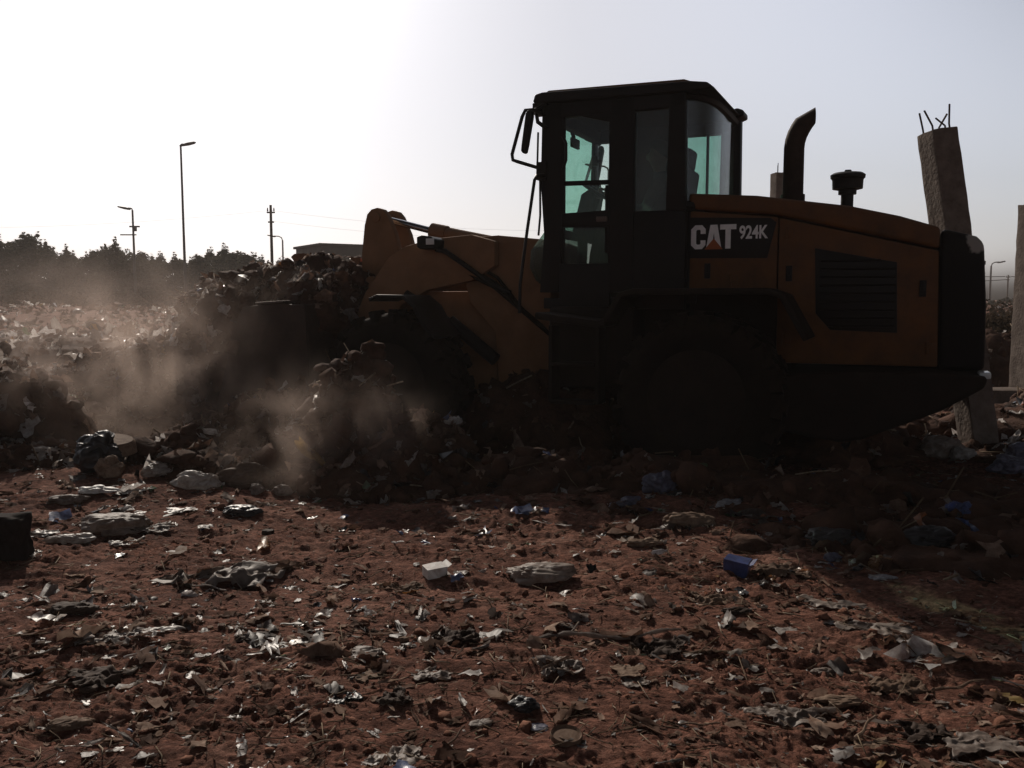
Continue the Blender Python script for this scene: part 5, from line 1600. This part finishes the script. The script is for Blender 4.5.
def dust(name, c, rad, dens, seed, label, scale=1.6):
    m, nt, out = new_mat('drifting_dust')
    L = nt.links.new
    tc = N(nt, 'ShaderNodeTexCoord')
    ln = N(nt, 'ShaderNodeVectorMath', operation='LENGTH'); L(tc.outputs['Object'], ln.inputs[0])
    fall = N(nt, 'ShaderNodeMapRange', interpolation_type='SMOOTHSTEP'); fall.inputs['From Min'].default_value = 1.0; fall.inputs['From Max'].default_value = .1
    L(ln.outputs['Value'], fall.inputs['Value'])
    mp = N(nt, 'ShaderNodeMapping'); mp.inputs['Location'].default_value = (seed, seed * .7, 0); mp.inputs['Scale'].default_value = (rad[0], rad[1], rad[2])
    L(tc.outputs['Object'], mp.inputs['Vector'])
    no = N(nt, 'ShaderNodeTexNoise', i_Scale=scale, i_Detail=6.0, i_Roughness=.6, i_Distortion=.9); L(mp.outputs[0], no.inputs['Vector'])
    mr = N(nt, 'ShaderNodeMapRange'); mr.inputs['From Min'].default_value = .42; mr.inputs['From Max'].default_value = .74; L(no.outputs['Fac'], mr.inputs['Value'])
    mu = N(nt, 'ShaderNodeMath', operation='MULTIPLY'); L(fall.outputs[0], mu.inputs[0]); L(mr.outputs[0], mu.inputs[1])
    m2 = N(nt, 'ShaderNodeMath', operation='MULTIPLY'); m2.inputs[1].default_value = dens; L(mu.outputs[0], m2.inputs[0])
    v = N(nt, 'ShaderNodeVolumePrincipled'); v.inputs['Color'].default_value = (.95, .76, .65, 1); v.inputs['Anisotropy'].default_value = .3
    L(m2.outputs[0], v.inputs['Density'])
    L(v.outputs[0], out.inputs['Volume'])
    V0, F0 = ico(3)
    o = np_obj(name, V0, [F0], m)
    o.location = c; o.scale = rad
    tag(o, label, 'dust cloud', kind='stuff')


volume_box()
dust('dust_cloud', (-3.7, 8.3, .8), (1.7, 1.1, 1.5), 1.0, 3.1, 'pale brown dust rising between the left heap and the bucket', 1.9)
dust('dust_cloud', (-1.4, 6.9, .34), (1.15, .5, .9), 1.7, 8.4, 'grey dust puff in front of the soil ridge and front wheel', 2.3)
dust('dust_cloud', (-7.2, 14.5, 1.0), (3.2, 1.8, 1.7), .26, 5.6, 'thin dust drifting over the littered field', 1.0)
dust('dust_cloud', (-2.6, 9.2, .8), (1.9, .7, 1.25), 1.1, 12.3, 'faint dust hanging in front of the bucket', 1.8)

# ------------------------------------------------------------------ light
SUN_AZ, SUN_EL = R(-22), R(31)      # azimuth measured from straight ahead, negative is left
SKY_L0, SKY_A, SKY_B = 3.9, 10.4, .020
w = bpy.data.worlds.new('World'); SC.world = w
w.use_nodes = True
nt = w.node_tree
bg = nt.nodes['Background']
sky = nt.nodes.new('ShaderNodeTexSky')
sky.sky_type = 'NISHITA'; sky.sun_disc = False
sky.sun_elevation = SUN_EL; sky.sun_rotation = SUN_AZ
sky.air_density = 1.0; sky.dust_density = 2.5; sky.ozone_density = 1.0
hs = nt.nodes.new('ShaderNodeHueSaturation'); hs.inputs['Saturation'].default_value = .33
tn = N(nt, 'ShaderNodeMix', data_type='RGBA', blend_type='MULTIPLY'); tn.inputs['Factor'].default_value = 1.0; tn.inputs['B'].default_value = (.95, .965, 1.04, 1)
bw = N(nt, 'ShaderNodeRGBToBW')
LK = nt.links.new
LK(sky.outputs[0], hs.inputs['Color']); LK(hs.outputs[0], tn.inputs['A']); LK(sky.outputs[0], bw.inputs[0])


def mth(op, a, b):
    n = N(nt, 'ShaderNodeMath', operation=op)
    for k, v in enumerate((a, b)):
        if isinstance(v, (int, float)): n.inputs[k].default_value = v
        else: LK(v, n.inputs[k])
    return n.outputs[0]


# contrast of the dusty morning sky: bright milky glow round the sun, much dimmer away from it
lum = bw.outputs[0]
q = mth('ADD', mth('POWER', mth('DIVIDE', SKY_L0, lum), 6.0), 1.0)
gain = mth('MINIMUM', mth('ADD', mth('DIVIDE', SKY_A, q), mth('MULTIPLY', mth('MULTIPLY', lum, lum), SKY_B)), 18.0)
vs = N(nt, 'ShaderNodeVectorMath', operation='SCALE')
LK(tn.outputs['Result'], vs.inputs[0]); LK(mth('DIVIDE', gain, lum), vs.inputs['Scale'])
LK(vs.outputs[0], bg.inputs['Color'])
bg.inputs['Strength'].default_value = .1
sd = bpy.data.lights.new('sun', 'SUN'); sd.energy = 5.0; sd.angle = R(.6); sd.color = (1, .90, .78)
so = bpy.data.objects.new('sun', sd); COL.objects.link(so)
d = Vector((sin(SUN_AZ) * cos(SUN_EL), cos(SUN_AZ) * cos(SUN_EL), sin(SUN_EL)))
so.rotation_euler = (-d).to_track_quat('-Z', 'Y').to_euler()

# ------------------------------------------------------------------ render
SC.view_settings.view_transform = 'Standard'
SC.view_settings.look = 'None'
SC.view_settings.gamma = 1.0
SC.view_settings.exposure = -0.7
cy = SC.cycles
cy.use_denoising = True
cy.max_bounces = 8; cy.diffuse_bounces = 3; cy.glossy_bounces = 3; cy.transmission_bounces = 6; cy.transparent_max_bounces = 12
cy.volume_bounces = 1
cy.volume_max_steps = 96
cy.sample_clamp_indirect = 6
SC.render.engine = 'CYCLES'
